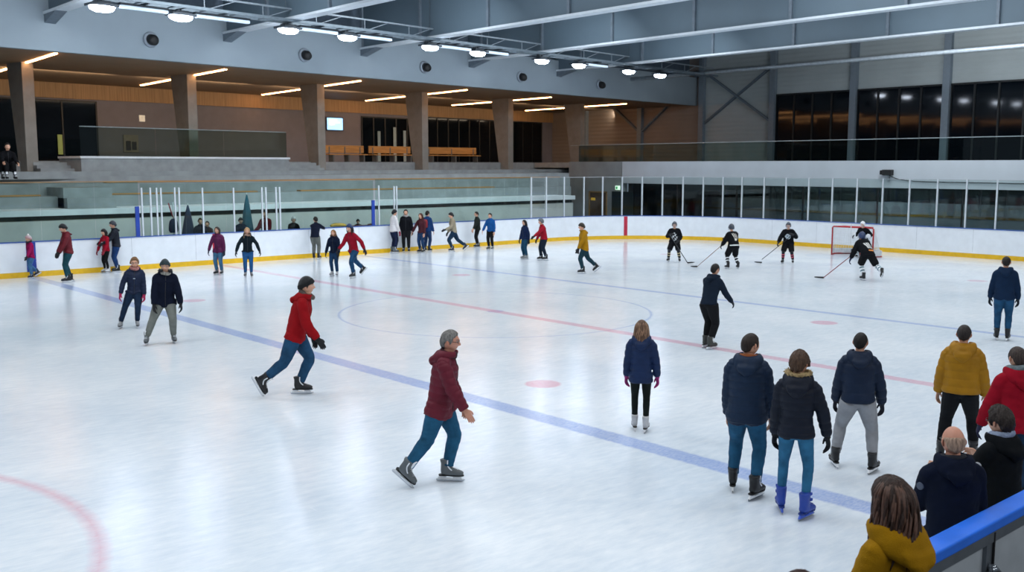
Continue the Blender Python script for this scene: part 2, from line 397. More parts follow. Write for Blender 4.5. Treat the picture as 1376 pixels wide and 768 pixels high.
def puff(me, P, pitch, amp, sd=0, wr=.004, bands=True):
    """quilted bands across the trunk and along the sleeves plus soft folds"""
    V = mverts(me); Nn = mnorms(me); d = np.full(len(V), 9.); q = np.zeros(len(V))
    segs = []
    for k in 'LR':
        sh, el, wr_ = P.arm[k]; segs += [(sh, el, 0., .066), (el, wr_, .292, .056)]
    for a, b, o, rr in segs:
        ab = b-a; L = np.linalg.norm(ab); t = np.clip(((V-a)@ab)/L**2, 0, 1); dd = np.linalg.norm(V-(a+t[:, None]*ab), axis=1)-rr
        m = dd < d; d[m] = dd[m]; q[m] = o+t[m]*L
    i = np.argmin(np.abs((V[:, None, 2]*1.0-P.cen[None, ::4, 2])), axis=1); c = P.cen[::4][i]; st = P.ss[::4][i]
    Rt = P.rot(.4); ax = Rt[:, 2]; s0 = P.at(.0); st = (V-s0)@ax
    dt = np.linalg.norm((V-(s0+st[:, None]*ax)), axis=1)-.18
    body = dt < d+.02; q[body] = st[body]+.02*sd
    if bands: V = V+Nn*(amp*(np.abs(np.sin(math.pi*(q)/pitch))**.42-.62))[:, None]
    w = np.array([noise.noise(Vector((v[0]*9+sd, v[1]*9, v[2]*13)))+.5*noise.noise(Vector((v[0]*19+sd, v[1]*19, v[2]*24))) for v in V])
    setv(me, V+Nn*(w*wr)[:, None])
SKIN = {'fair': hexc('d9a588'), 'tan': hexc('c08a6a'), 'deep': hexc('8a5a42'), 'ruddy': hexc('cf937a')}
JCACHE = {}
def colour_attr(me, cols):
    a = me.color_attributes.new('Col', 'FLOAT_COLOR', 'POINT')
    a.data.foreach_set('color', np.hstack([np.array(cols), np.ones((len(cols), 1))]).astype(np.float32).ravel())
def xf(V, M, t): return [tuple(M@np.array(v)+t) for v in V]
def part(name, VF, m, parent, smooth=True):
    b = MB(); b.add(*VF); return b.build(name, m, parent, smooth)
def parts(name, lst, m, parent, smooth=True):
    b = MB()
    for v, f in lst: b.add(v, f)
    return b.build(name, m, parent, smooth)
def decal(name, target, P, s0, w, h, fn, m, parent, back=False, n=26, q=.30):
    """a flat mark laid on the chest or back of a garment: fn(u, v) in -1..1 says where it is"""
    V = mverts(target.data); bv = BVHTree.FromPolygons([tuple(v) for v in V], faces_of(target.data))
    Rm = P.rot(s0); c = P.at(s0); fw = Rm[:, 1]*(-1 if back else 1); idx = {}; vv = []; ff = []
    k = max(4, int(n*h/w))
    def pt(i, j):
        if (i, j) in idx: return idx[(i, j)]
        o = c+Rm[:, 0]*((i/n-.5)*w)*(-1 if back else 1)+Rm[:, 2]*((j/k-.5)*h)+fw*.6
        hit = bv.ray_cast(Vector(o), Vector(-fw))
        if hit[0] is None: idx[(i, j)] = None; return None
        vv.append(np.array(hit[0])+fw*.006); idx[(i, j)] = len(vv)-1; return idx[(i, j)]
    for i in range(n):
        for j in range(k):
            if fn((i+.5)/n*2-1, (j+.5)/k*2-1):
                qd = [pt(i, j), pt(i+1, j), pt(i+1, j+1), pt(i, j+1)]
                if None not in qd: ff.append(tuple(qd))
    if not ff: return None
    b = MB(); b.add(vv, ff); return b.build(name, m, parent)

def person(p):
    """one skater or onlooker: an Empty on the ice carrying body, hair or hat, clothes and skates"""
    P = Pose(p); near = p.get('near', 0); vox = (.020, .0135, .0095)[near]; seed = p['seed']; rnd = random.Random(seed); B = p.get('build', 1.)
    fem = p.get('fem', 0); W = p.get('girth', .92 if fem and not near else 1.)*B
    hat = p.get('hat'); hatz = .02 if hat else .008
    sc = p['h']/(P.crown+hatz)
    root = empty('person', (p['at'][0], p['at'][1], p.get('z', 0)), p['yaw'], sc)
    tag(root, p['label'], 'person', p.get('group'))
    skin = SKIN[p.get('skin', 'fair')]; hc = p.get('hair', ('short', '2a211c'))
    # -- body: trunk, neck, arms and legs in one surface, head and bare hands in the same mesh
    tor = P.torso([(-.07, .10, .08), (0, .13*W, .085*W), (.1, .125*W, .085*W), (.2, .115*W, .08*W), (.32, .13*W, .088*W), (.44, .135*W, .085*W), (.51, .12*W, .07), (.55, .075, .06), (.585, .058, .060, .006), (.63, .055, .060, .014), (.68, .050, .055, .018)], 18)
    bp = [tor]
    for k in 'LR':
        h_, kn, an = P.leg[k]; bp.append(limb(P.leg[k], [(0, .07, .07), (.5, .062, .062), (1, .046, .048), (1.35, .046, .050), (1.8, .032, .034), (2, .030, .032)]))
        sh, el, wr = P.arm[k]; a = [sh-(sh-P.at(.5))*.35, el, wr]
        bp.append(limb(P.arm[k], [(0, .042, .042), (.5, .038, .038), (1, .034, .034), (1.3, .034, .034), (2, .021, .024)]))
        bp.append(tube([P.at(.5), sh, lerp(sh, el, .12)], [(.05, .05), (.045, .045), (.04, .04)], n=10))
    bm = remesh(bp, (.026, .02, .015)[near], 4, 'body'); V = [tuple(v) for v in mverts(bm)]; F = faces_of(bm); C = [skin]*len(V); bpy.data.meshes.remove(bm)
    hv, hf, hcol = head_parts(skin, hexc(hc[1]), p.get('brow', True)); hs = p.get('heads', 1.)*1.05
    MH = P.Rh*hs; k0 = len(V); V += xf(hv, MH, P.hc); F += [tuple(i+k0 for i in q) for q in hf]; C += [tuple(c) for c in hcol]
    gl = []
    for k, sd in (('L', -1), ('R', 1)):
        sh, el, wr = P.arm[k]; d = nrm(wr-el); lat = P.rot(.5)[:, 0]*sd; hx = nrm(lat-d*np.dot(lat, d))
        hx = nrm(hx*math.cos(R(p.get('pron', 25)))-np.cross(d, hx)*sd*math.sin(R(p.get('pron', 25))))
        hy = np.cross(-d, hx)*sd; M = np.stack([hx, hy, -d], 1)
        curl = p.get('curl'+k, p.get('curl', 30)); hv_, hf_ = hand_mesh(curl)
        if sd < 0: hf_ = [q[::-1] for q in hf_]
        glove = p.get('glove')
        if glove:
            g = [tuple(M@(np.array(v)*np.array([1.28, 1.14, 1.06]))+wr+d*.012) for v in hv_]
            gl.append((g, hf_, wr, d, hx, hy, k))
        else:
            k0 = len(V); V += [tuple(M@np.array(v)+wr+d*.012) for v in hv_]; F += [tuple(i+k0 for i in q) for q in hf_]; C += [skin]*len(hv_)
    b = MB(); b.add(V, F); me = b.mesh('body')
    if len(me.vertices) == len(C): colour_attr(me, C)
    link('body', me, attr_mat('skin'), root, True)
    # -- hair, hats, helmets
    def hp(name, VF, m, par=root):
        return parts(name, [(xf(v, MH, P.hc), f) for v, f in VF], m, par)
    st, hcx = hc; hm = mat('hair '+hcx, hcx, .55, spec=.3, var=.5, scale=60, stretch=(1, 1, .25), bump=.4, bscale=120)
    helm = p.get('helmet')
    if st == 'short': hp('hair', [shell(.013 if not hat else .006, LINE_SHORT, fn=add_fringe_noise(seed, .0035), crown=.004)], hm)
    elif st == 'crop': hp('hair', [shell(.007, LINE_SHORT, fn=add_fringe_noise(seed, .0015))], hm)
    elif st == 'full': hp('hair', [shell(.024, LINE_SHORT, fn=add_fringe_noise(seed, .006, 17), crown=.008)], hm)
    elif st == 'bald': hp('hair', [shell(.006, LINE_BALD, fn=add_fringe_noise(seed, .001), top=.030)], hm)
    elif st == 'long':
        lh = long_hair(seed, p.get('hlen', .26), (14, 50, 170)[near], p.get('wav', .010)); ho = hp('hair', lh[:2]+lh[2::2], hm)
        hp('hair_strands', lh[3::2], mat('hair light '+hcx, p.get('hlite', hcx), .5, spec=.4, var=.3, scale=40), ho)
    if hat == 'beanie':
        bm_ = mat('knit '+p['hatc'], p['hatc'], .9, var=.2, scale=60, bump=.4, bscale=150, sheen=.3)
        hb = hp('beanie', [shell(.017, LINE_HAT, crown=.012, fn=lambda ph, th, z: .0012*np.cos(48*ph))], bm_)
        cuff = lambda ph, th, z: .007*sstep(.055, .045, z-LINE_HAT(np.abs(ph)))+.0012*np.cos(48*ph)
        hp('cuff', [shell(.0165, LINE_HAT, fn=cuff, crown=.006, soft=.012)], mat('knit cuff '+p.get('cuffc', p['hatc']), p.get('cuffc', p['hatc']), .9, var=.2, scale=60, bump=.4, bscale=150), hb)
        if p.get('pom'): hp('pompom', [remesh_ball(.035, (0, 0, .15), seed)], mat('pompom', 'e9e4e2', .95, bump=.6), hb)
    if hat == 'cap' or hat == 'helmet':
        col = p['hatc']; m_ = mat('helmet '+col, col, .35, var=.08)
        hb = hp('helmet', [shell(.028, LINE_HELM, crown=.006, fn=lambda ph, th, z: .004*np.sign(np.sin(3*ph))*sstep(.05, .06, z), soft=.012)], m_)
        if hat == 'helmet':
            cg = []
            for zz in (.03, .005, -.02, -.045, -.07, -.09):
                cg.append(tube([((.105-.02*(zz < -.05))*math.sin(a), .03+(.108-.02*(zz < -.06))*math.cos(a), zz) for a in np.linspace(-1.35, 1.35, 11)], [(.0028, .0028)]*11, n=5, sub=1))
            for a in np.linspace(-1.1, 1.1, 6):
                cg.append(tube([(.104*math.sin(a)*s_, .03+.108*math.cos(a)*s_, zz) for zz, s_ in ((.04, 1), (-.02, 1.02), (-.06, .97), (-.095, .82))], [(.0028, .0028)]*4, n=5, sub=1))
            hp('cage', cg, mat('cage '+p.get('cagec', 'b8bcc2'), p.get('cagec', 'b8bcc2'), .35, .8), hb)
    if p.get('glasses'):
        g = []
        for sd in (-1, 1):
            g.append(tube([(sd*.033+.021*math.cos(a), .099+.0*a-.008*abs(math.cos(a)), .004+.015*math.sin(a)) for a in np.linspace(0, 2*math.pi, 15)], [(.0022, .0022)]*15, n=5, sub=1))
            g.append(tube([(sd*.055, .090, .008), (sd*.078, .06, .010), (sd*.082, -.005, .012)], [(.0024, .0024)]*3, n=5, sub=1))
        g.append(tube([(-.012, .101, .008), (.012, .101, .008)], [(.002, .002)]*2, n=5, sub=1))
        hp('glasses', g, mat('spectacle frame', '1c1a1c', .3))
    # -- trousers
    tc = p.get('tr', ('denim', '2f5a80')); k_ = tc[0]; hock = k_ == 'breezers'
    tw = {'denim': 1.22, 'loose': 1.30, 'slim': .95, 'breezers': 1.35}[k_]*(.96+.04*W)
    end = p.get('hem', 1.93); rr = [(0, .098*tw, .102*tw), (.3, .090*tw, .096*tw), (.6, .078*tw, .084*tw), (1., .062*tw, .068*tw), (1.3, .060*tw, .066*tw), (1.6, .053*tw, .058*tw), (end, .054*max(1, tw)*1.0, .060*max(1, tw))]
    rr[-1] = (end, .060, .068)
    if k_ == 'slim': rr[-1] = (end, .052, .060)
    if hock: end = 1.0; rr = [(0, .125, .13), (.4, .125, .13), (.75, .122, .125), (1.0, .112, .115)]
    hw = (.164 if not fem else .166)*W*(1.08 if hock else 1)
    tp = [P.torso([(-.085, .09, .085), (-.03, hw, .112*W, -.008), (.05, hw*.98, .112*W, -.006), (.13, hw*.9, .100*W), (.2, hw*.84, .096*W)], 18)]
    for k in 'LR': tp.append(limb(P.leg[k], rr, side=P.rot(0)[:, 0], n=14))
    tm = remesh(tp, vox*1.05, 4, 'trousers'); V0 = mverts(tm); N0 = mnorms(tm)
    am = .006 if k_ != 'slim' else .003
    w_ = np.zeros(len(V0))
    for k in 'LR':
        hp_, kn, an = P.leg[k]; L2 = [np.linalg.norm(V0-kn, axis=1), np.linalg.norm(V0-an, axis=1), np.linalg.norm(V0-hp_, axis=1)]
        w_ = np.maximum(w_, np.maximum(np.exp(-(L2[0]/.13)**2), np.maximum(1.3*np.exp(-(L2[1]/.17)**2), .7*np.exp(-(L2[2]/.14)**2))))
    w_ = .35+w_; nn = np.array([noise.noise(Vector((v[0]*8+seed, v[1]*8, v[2]*26))) for v in V0]); setv(tm, V0+N0*(nn*w_*am)[:, None])
    denim = k_ in ('denim', 'slim')
    link('trousers', tm, mat(('denim ' if denim else 'cloth ')+tc[1], tc[1], .85, spec=.2, var=.32 if denim else .15, scale=7, bump=.25, bscale=220), root, True)
    if hock:
        for k in 'LR':
            sk = limb(P.leg[k], [(.9, .062, .070), (1.0, .074, .084), (1.15, .066, .078), (1.5, .064, .075), (1.84, .056, .062)], side=P.rot(0)[:, 0], n=14)
            so = part('hockey_sock', sk, mat('sock '+p['sock'][0], p['sock'][0], .85), root)
            for t0 in (1.28, 1.55):
                part('stripe', limb(P.leg[k], [(t0, .069, .081), (t0+.09, .069, .080)], side=P.rot(0)[:, 0], n=14), mat('sock '+p['sock'][1], p['sock'][1], .85), so)
    # -- jacket
    jc = p['jk']; cut = jc.get('cut', 'puffer'); col = jc['c']; hem = jc.get('hem', -.06); bk = jc.get('bulk', .03); fit = jc.get('waist', 1.)
    e = bk
    jt = [(hem, .160*W+e+.006, .110*W+e), (hem+.03, .163*W+e+.010, .113*W+e+.004), (hem*.4+.06, (.160*W+e)*1.0, .110*W+e), (.17, (.150*W+e)*fit, (.104*W+e)*fit), (.29, .160*W+e, .112*W+e, .004), (.41, .170*W+e, .116*W+e, .004),
          (.465, .160*W+e*.9, .106*W+e*.8, -.004), (.51, .128*W+e*.7, .092*W+e*.6, -.006), (.55, .092+e*.5, .080+e*.4, -.002), (.615 if not jc.get('nocollar') else .575, .070+e*.3, .074+e*.3, .008)]
    if fem: jt = [(a_[0], a_[1]*.95, a_[2]*(1.05 if .25 < a_[0] < .45 else .97), *(a_[3:])) for a_ in jt]
    jp = [P.torso(jt, 24)]; sr = e*.75
    for k, sd in (('L', -1), ('R', 1)):
        sh, el, wr = P.arm[k]; inn = sh-P.rot(.5)[:, 0]*sd*.075+P.rot(.5)[:, 2]*.026
        jp.append(tube([inn, sh+P.rot(.5)[:, 2]*-.004, lerp(sh, el, .35), lerp(sh, el, .75), el, lerp(el, wr, .35), lerp(el, wr, .8), lerp(el, wr, 1.02)],
                       [(q*(.94 if fem else 1), q*(.94 if fem else 1)) for q in (.066+sr*.4, .058+sr*.75, .055+sr*.95, .051+sr, .048+sr, .047+sr, .041+sr*.85, .038+sr*.7)], n=14, sub=3))
    for k in ('LR' if hem < -.055 else ''):
        t1 = max(.04, -hem-.005)/.42; r0 = .098*tw+.014; jp.append(limb(P.leg[k], [(0, r0, r0+.006), (t1*.6, r0, r0+.006), (t1, r0-.004, r0+.004)], side=P.rot(0)[:, 0], n=14))
    jm = remesh(jp, vox, 6, 'jacket')
    if cut == 'puffer': puff(jm, P, jc.get('pitch', .092), .0105 if near else .008, seed)
    elif cut == 'jersey': puff(jm, P, .1, 0, seed, .010, False)
    else: puff(jm, P, .1, 0, seed, .008, False)
    glossy = cut == 'puffer'
    jmat = mat('%s %s' % (cut, col), col, .6 if glossy else .9, spec=.25 if glossy else .15, var=.14, scale=5, bump=.12 if glossy else .25, bscale=90 if glossy else 160)
    nm = {'puffer': 'jacket', 'coat': 'jacket', 'jersey': 'hockey_jersey', 'hoodie': 'hoodie'}[cut]
    jk = link(nm, jm, jmat, root, True)
    Rn = P.rot(.55); cb = P.at(.56)
    if jc.get('collar'):
        q = []
        for t in np.linspace(0, 2*math.pi, 25): q.append(cb+Rn@np.array([(.079+e*.3)*math.sin(t), .012+(.082+e*.3)*math.cos(t), .030+.012*math.cos(t)*-1]))
        part('collar', ring_band(q, Rn, .012, .036), mat('collar '+jc['collar'], jc['collar'], .8), jk)
    if jc.get('hood', 0):
        hs_ = jc['hood']; cs, us, vs = [], [], []
        for t in np.linspace(-2.55, 2.55, 31):
            b_ = (.5+.5*math.cos(t)); a_ = abs(t)/2.55                      # t=0 at the back
            hgt = .032+.070*hs_*b_**1.5; thk = .018+.036*hs_*b_; rad = .084+.034*b_*hs_+e*.4
            o = np.array([rad*math.sin(t)*1.08, -rad*math.cos(t)+.012, .024+.016*a_-.070*hs_*b_**2])
            rd = nrm(np.array([math.sin(t), -math.cos(t), -.10*b_])); upv = nrm(np.array([-.30*b_*math.sin(t), .30*b_*math.cos(t), 1.]))
            cs.append(cb+Rn@o); us.append(Rn@rd*thk); vs.append(Rn@upv*hgt)
        tip = rings([cb+Rn@np.array([0, y_, z_]) for y_, z_ in ((-.10-e*.4, -.01), (-.135-e*.5, -.07*hs_), (-.145-e*.55, -.12*hs_), (-.14-e*.5, -.165*hs_), (-.13-e*.5, -.19*hs_))], [Rn@np.array([w2, 0, 0])*hs_ for w2 in (.10, .115, .10, .06, .015)], [Rn@np.array([0, d2, 0]) for d2 in (.03, .038, .036, .026, .01)], 18)
        hm_ = remesh([rings(cs, us, vs, 14), tip], vox*.9, 9, 'hood'); V0 = mverts(hm_); N0 = mnorms(hm_)
        setv(hm_, V0+N0*np.array([noise.noise(Vector((v[0]*16+seed, v[1]*16, v[2]*16)))*.007 for v in V0])[:, None])
        hd = link('hood', hm_, mat('%s %s' % (cut, jc.get('hoodc', col)), jc.get('hoodc', col), .6), jk, True)
        fur = jc.get('fur')
        if fur:
            fl = []; rf = random.Random(seed)
            q = [c_+v_*.95 for c_, v_ in zip(cs, vs)]
            fl.append(tube(q, [(.028*(1+.2*math.sin(9*i)), .028*(1+.2*math.cos(7*i))) for i in range(31)], n=8, sub=2))
            for i in range((60, 160, 320)[near]):
                j = rf.randrange(31); d_ = nrm([rf.gauss(0, 1) for _ in range(3)]); o = q[j]+np.array([rf.gauss(0, .006) for _ in range(3)])
                fl.append(tube([o, o+d_*.028, o+d_*.048+np.array([0, 0, -.006])], [(.006, .006), (.0045, .0045), (.0008, .0008)], n=4, sub=1))
            parts('fur_trim', fl, mat('fur '+fur, fur, .95, var=.45, scale=30, bump=.6, bscale=80), hd)
    if jc.get('zip', 1) and cut in ('puffer', 'coat'):
        bv = BVHTree.FromPolygons([tuple(v) for v in mverts(jm)], faces_of(jm)); zp = []
        for q in np.linspace(hem+.03, .56, 14):
            Rm = P.rot(q); o = P.at(q)+Rm@np.array([0, .6, 0]); hit = bv.ray_cast(Vector(o), Vector(-Rm[:, 1]))
            if hit[0] is not None: zp.append(np.array(hit[0])+Rm[:, 1]*.001)
        if len(zp) > 3: part('zipper', tube(zp, [(.007, .004)]*len(zp), side=P.rot(.3)[:, 0], n=6, sub=1), mat('zip '+jc.get('zipc', '14161c'), jc.get('zipc', '14161c'), .5), jk)
    for k, bc, tt in jc.get('badge', ()):
        sh, el, wr = P.arm[k]; sd = -1 if k == 'L' else 1; d = nrm(el-sh); bv = BVHTree.FromPolygons([tuple(v) for v in mverts(jm)], faces_of(jm))
        o = lerp(sh, el, tt); u = nrm(P.rot(.5)[:, 0]*sd*.8-P.rot(.5)[:, 1]*.6); hit = bv.ray_cast(Vector(o+u*.5), Vector(-u))
        if hit[0] is not None:
            c = np.array(hit[0]); n_ = np.array(hit[1]); t1 = nrm(np.cross(n_, d)); t2 = np.cross(n_, t1)
            part('badge', rings([c-n_*.006, c+n_*.005, c+n_*.007], [t1*.030, t1*.030, t1*.024], [t2*.030, t2*.030, t2*.024], 16), mat('badge '+bc, bc, .6), jk)
    if p.get('scarf'):
        q = [cb+Rn@np.array([.090*math.sin(t), .016+.094*math.cos(t), .048-.02*math.cos(t)+.008*math.sin(3*t)]) for t in np.linspace(0, 2*math.pi, 27)]
        sc_ = [tube(q, [(.034, .036)]*27, n=10, sub=1)]
        parts('scarf', sc_, mat('scarf '+p['scarf'], p['scarf'], .95, var=.25, scale=30, bump=.5, bscale=90), root)
    # -- gloves, skates
    for g, hf_, wr, d, hx, hy, k in gl:
        cf = tube([wr-d*.05, wr-d*.02, wr+d*.03], [(.040, .040), (.041, .042), (.032, .042)], side=hx, n=12)
        if p.get('fat'):
            g = [tuple(wr+d*.03+(np.array(v)-wr-d*.03)*1.22) for v in g]; cf = tube([wr-d*.09, wr-d*.05, wr+d*.05], [(.058, .060), (.056, .058), (.038, .050)], side=hx, n=12)
        parts('glove', [(g, hf_), cf], mat('glove '+p['glove'], p['glove'], .8, bump=.2, bscale=120), root)
    sk = p.get('sk', ('hockey', '17191d', '101114', 'dfe2e6', 'e4e7ea'))
    if p.get('noskate'): sk = None
    for k in 'LR':
        if sk is None: break
        an, Rf = P.feet[k]; M4 = Matrix(((*Rf[0], an[0]), (*Rf[1], an[1]), (*Rf[2], an[2]), (0, 0, 0, 1)))
        ms = skate_meshes(*sk); bo = link('ice_skate', ms[0], None, root); bo.matrix_local = M4
        if p.get('shoe'): bo.name = 'shoe'
        for nm_, me_ in zip(('sole', 'blade_holder', 'blade', 'laces'), ms[1:]):
            if p.get('shoe') and nm_ in ('blade', 'blade_holder'): continue
            link(nm_, me_, None, bo)
    # -- hockey marks, pads and stick
    for dcl in p.get('marks', ()): decal('emblem', jk, P, dcl[0], dcl[1], dcl[2], dcl[3], mat('emblem '+dcl[4], dcl[4], .7), jk, dcl[5])
    if p.get('backpack'):
        c = P.at(.30); Rm = P.rot(.3); y0 = -.118*W-e
        bp_ = remesh([tube([c+Rm@np.array([0, y0-.05, z_]) for z_ in (-.20, -.17, 0, .12, .17)], [(.11, .06), (.135, .085), (.14, .09), (.12, .075), (.07, .04)], side=Rm[:, 0], n=16)], vox, 3, 'backpack')
        bo = link('backpack', bp_, mat('pack '+p['backpack'], p['backpack'], .7, bump=.2), root, True)
        for sd in (-1, 1): part('strap', tube([c+Rm@np.array([sd*.09, y0-.01, .12]), c+Rm@np.array([sd*.095, -.03, .235]), c+Rm@np.array([sd*.105, .118*W+e+.006, .14]), c+Rm@np.array([sd*.12, .11*W+e, 0]), c+Rm@np.array([sd*.15, 0, -.1]), c+Rm@np.array([sd*.10, y0, -.14])], [(.02, .006)]*6, n=8), mat('pack strap', '1a1b20', .7), bo)
    if p.get('goalie'):
        pm = mat('goal pad', 'e6e8ea', .55, bump=.15); dk = mat('goal pad dark', '1b1e26', .6)
        for k in 'LR':
            h_, kn, an = P.leg[k]; fw = P.feet[k][1]@np.array([0, 1, 0]); up = nrm(kn-an); lat = np.cross(fw, up)
            lp = rings([an-up*.10+fw*.11, an-up*.06+fw*.085, lerp(an, kn, .5)+fw*.085, kn+fw*.10, kn+up*.20+fw*.09, kn+up*.24+fw*.08], [lat*q for q in (.11, .135, .14, .14, .135, .11)], [fw*q for q in (.03, .045, .05, .055, .05, .03)], 4)
            o = MB(); o.add(*lp); po = o.build('leg_pad', pm, root, False, .02)
            o = MB()
            for t in (.25, .75): o.bar(lerp(an, kn, t)+fw*.13-lat*.12, lerp(an, kn, t)+fw*.13+lat*.12, .02, .03, up)
            o.build('pad_band', dk, po)
        wr = P.arm['L'][2]; part('catch_glove', remesh_ball(.13, tuple(wr+np.array([0, .06, .02])), seed, (1., .6, 1.1)), mat('catcher', 'c9ccd2', .6), root)
        wr = P.arm['R'][2]; o = MB(); o.bar(wr+np.array([0, .07, -.16]), wr+np.array([0, .07, .16]), .2, .05, (0, 1, 0)); o.build('blocker', pm, root, False, .02)
    if p.get('stick'):
        a, hl, bd = p['stick'][:3]; a = np.array(a, float); hl = np.array(hl, float); col = p['stick'][3]
        Mr = np.array(Matrix.Rotation(p['yaw'], 3, 'Z'))*sc; o3 = np.array([p['at'][0], p['at'][1], 0])
        wpt = lambda v: Mr@np.array(v)-Mr@np.array([hl[0], hl[1], 0])
        so = empty('hockey_stick', tuple(o3+Mr@np.array([hl[0], hl[1], 0]))); tag(so, p['stick'][4], 'hockey stick', 'hockey sticks')
        o = MB(); o.bar(wpt(a), wpt(hl), .030, .022); o.build('shaft', mat('stick shaft '+col, col, .4), so)
        bd = nrm(bd); q = [np.array(hl)+bd*t+np.array([0, 0, .0]) for t in (-.01, .1, .2, .30)]; o = MB(); v = []
        pv = np.cross(bd, (0, 0, 1)); 
        cs = [wpt(c+pv*.02*(i/3)**2+np.array([0, 0, .034+.006*i-hl[2]])) for i, c in enumerate(q)]
        o.add(*rings(cs, [np.array(Mr@pv)*.008]*4, [np.array([0, 0, 1.])*sc*h_ for h_ in (.030, .030, .026, .014)], 8)); o.build('blade', mat('stick blade '+p['stick'][5], p['stick'][5], .7), so)
    return root, P
def ring_band(q, Rn, t, h):
    n = len(q); cs = q; up = Rn[:, 2]; us = []; vs = []
    c = sum(q)/n
    for a in q:
        d = a-c; d = nrm(d-up*np.dot(d, up)); us.append(d*t); vs.append(up*h)
    return rings(cs, us, vs, 8)
def remesh_ball(r, c, seed, s=(1, 1, 1)):
    cs, us, vs = [], [], []
    for t in np.linspace(-.98, .98, 9):
        w = math.sqrt(1-t*t); cs.append((c[0], c[1], c[2]+t*r*s[2])); us.append((w*r*s[0], 0, 0)); vs.append((0, w*r*s[1], 0))
    return rings(cs, us, vs, 14)
# ---------------------------------------------------------------- the place: rink (x along its length, y across, metres)
CAM_H = 3.75
B_A = R(7.3); BX = np.array([math.cos(B_A), math.sin(B_A), 0]); BN = np.array([-math.sin(B_A), math.cos(B_A), 0])
def bp(t, d, z): return tuple(BX*t+BN*d+np.array([0, 0, z]))       # along / away from the camera in the stand building's own axes
def bbox(b, t0, t1, d0, d1, z0, z1):
    P = [bp(t, d, z) for z in (z0, z1) for t, d in ((t0, d0), (t1, d0), (t1, d1), (t0, d1))]
    return b.add(P, [(0, 3, 2, 1), (4, 5, 6, 7), (0, 1, 5, 4), (1, 2, 6, 5), (2, 3, 7, 6), (3, 0, 4, 7)])
def arc(cx, cy, r, a0, a1, n=18): return [(cx+r*math.cos(R(a0+(a1-a0)*i/n)), cy+r*math.sin(R(a0+(a1-a0)*i/n))) for i in range(n+1)]
def sweep(b, path, o0, o1, z0, z1):
    """a band following path, between offsets o0 and o1 to its left"""
    P = np.array(path, float); T = np.gradient(P, axis=0); T /= np.linalg.norm(T, axis=1)[:, None]; Nn = np.stack([-T[:, 1], T[:, 0]], 1); v = []
    for p, n in zip(P, Nn):
        for o, z in ((o0, z0), (o1, z0), (o1, z1), (o0, z1)): v.append((*(p+n*o), z))
    f = []
    for i in range(len(P)-1):
        for j in range(4): k = (j+1) % 4; f.append((i*4+j, (i+1)*4+j, (i+1)*4+k, i*4+k))
    f += [(0, 1, 2, 3), tuple(reversed([(len(P)-1)*4+j for j in range(4)]))]
    return b.add(v, f)
XL, XR, Y0, Y1, RC = -9., 41., 3.1, 36., 7.
FAR = [(XL+RC, Y1)]+[(x, Y1) for x in np.linspace(0, XR-RC-1, 18)]+arc(XR-RC, Y1-RC, RC, 90, 0)+[(XR, y) for y in np.linspace(28, Y0+RC+.5, 8)]+arc(XR-RC, Y0+RC, RC, 0, -90)
LEFT = arc(XL+RC, Y0+RC, RC, 270, 180)+[(XL, 18), (XL, 24)]+arc(XL+RC, Y1-RC, RC, 180, 90)

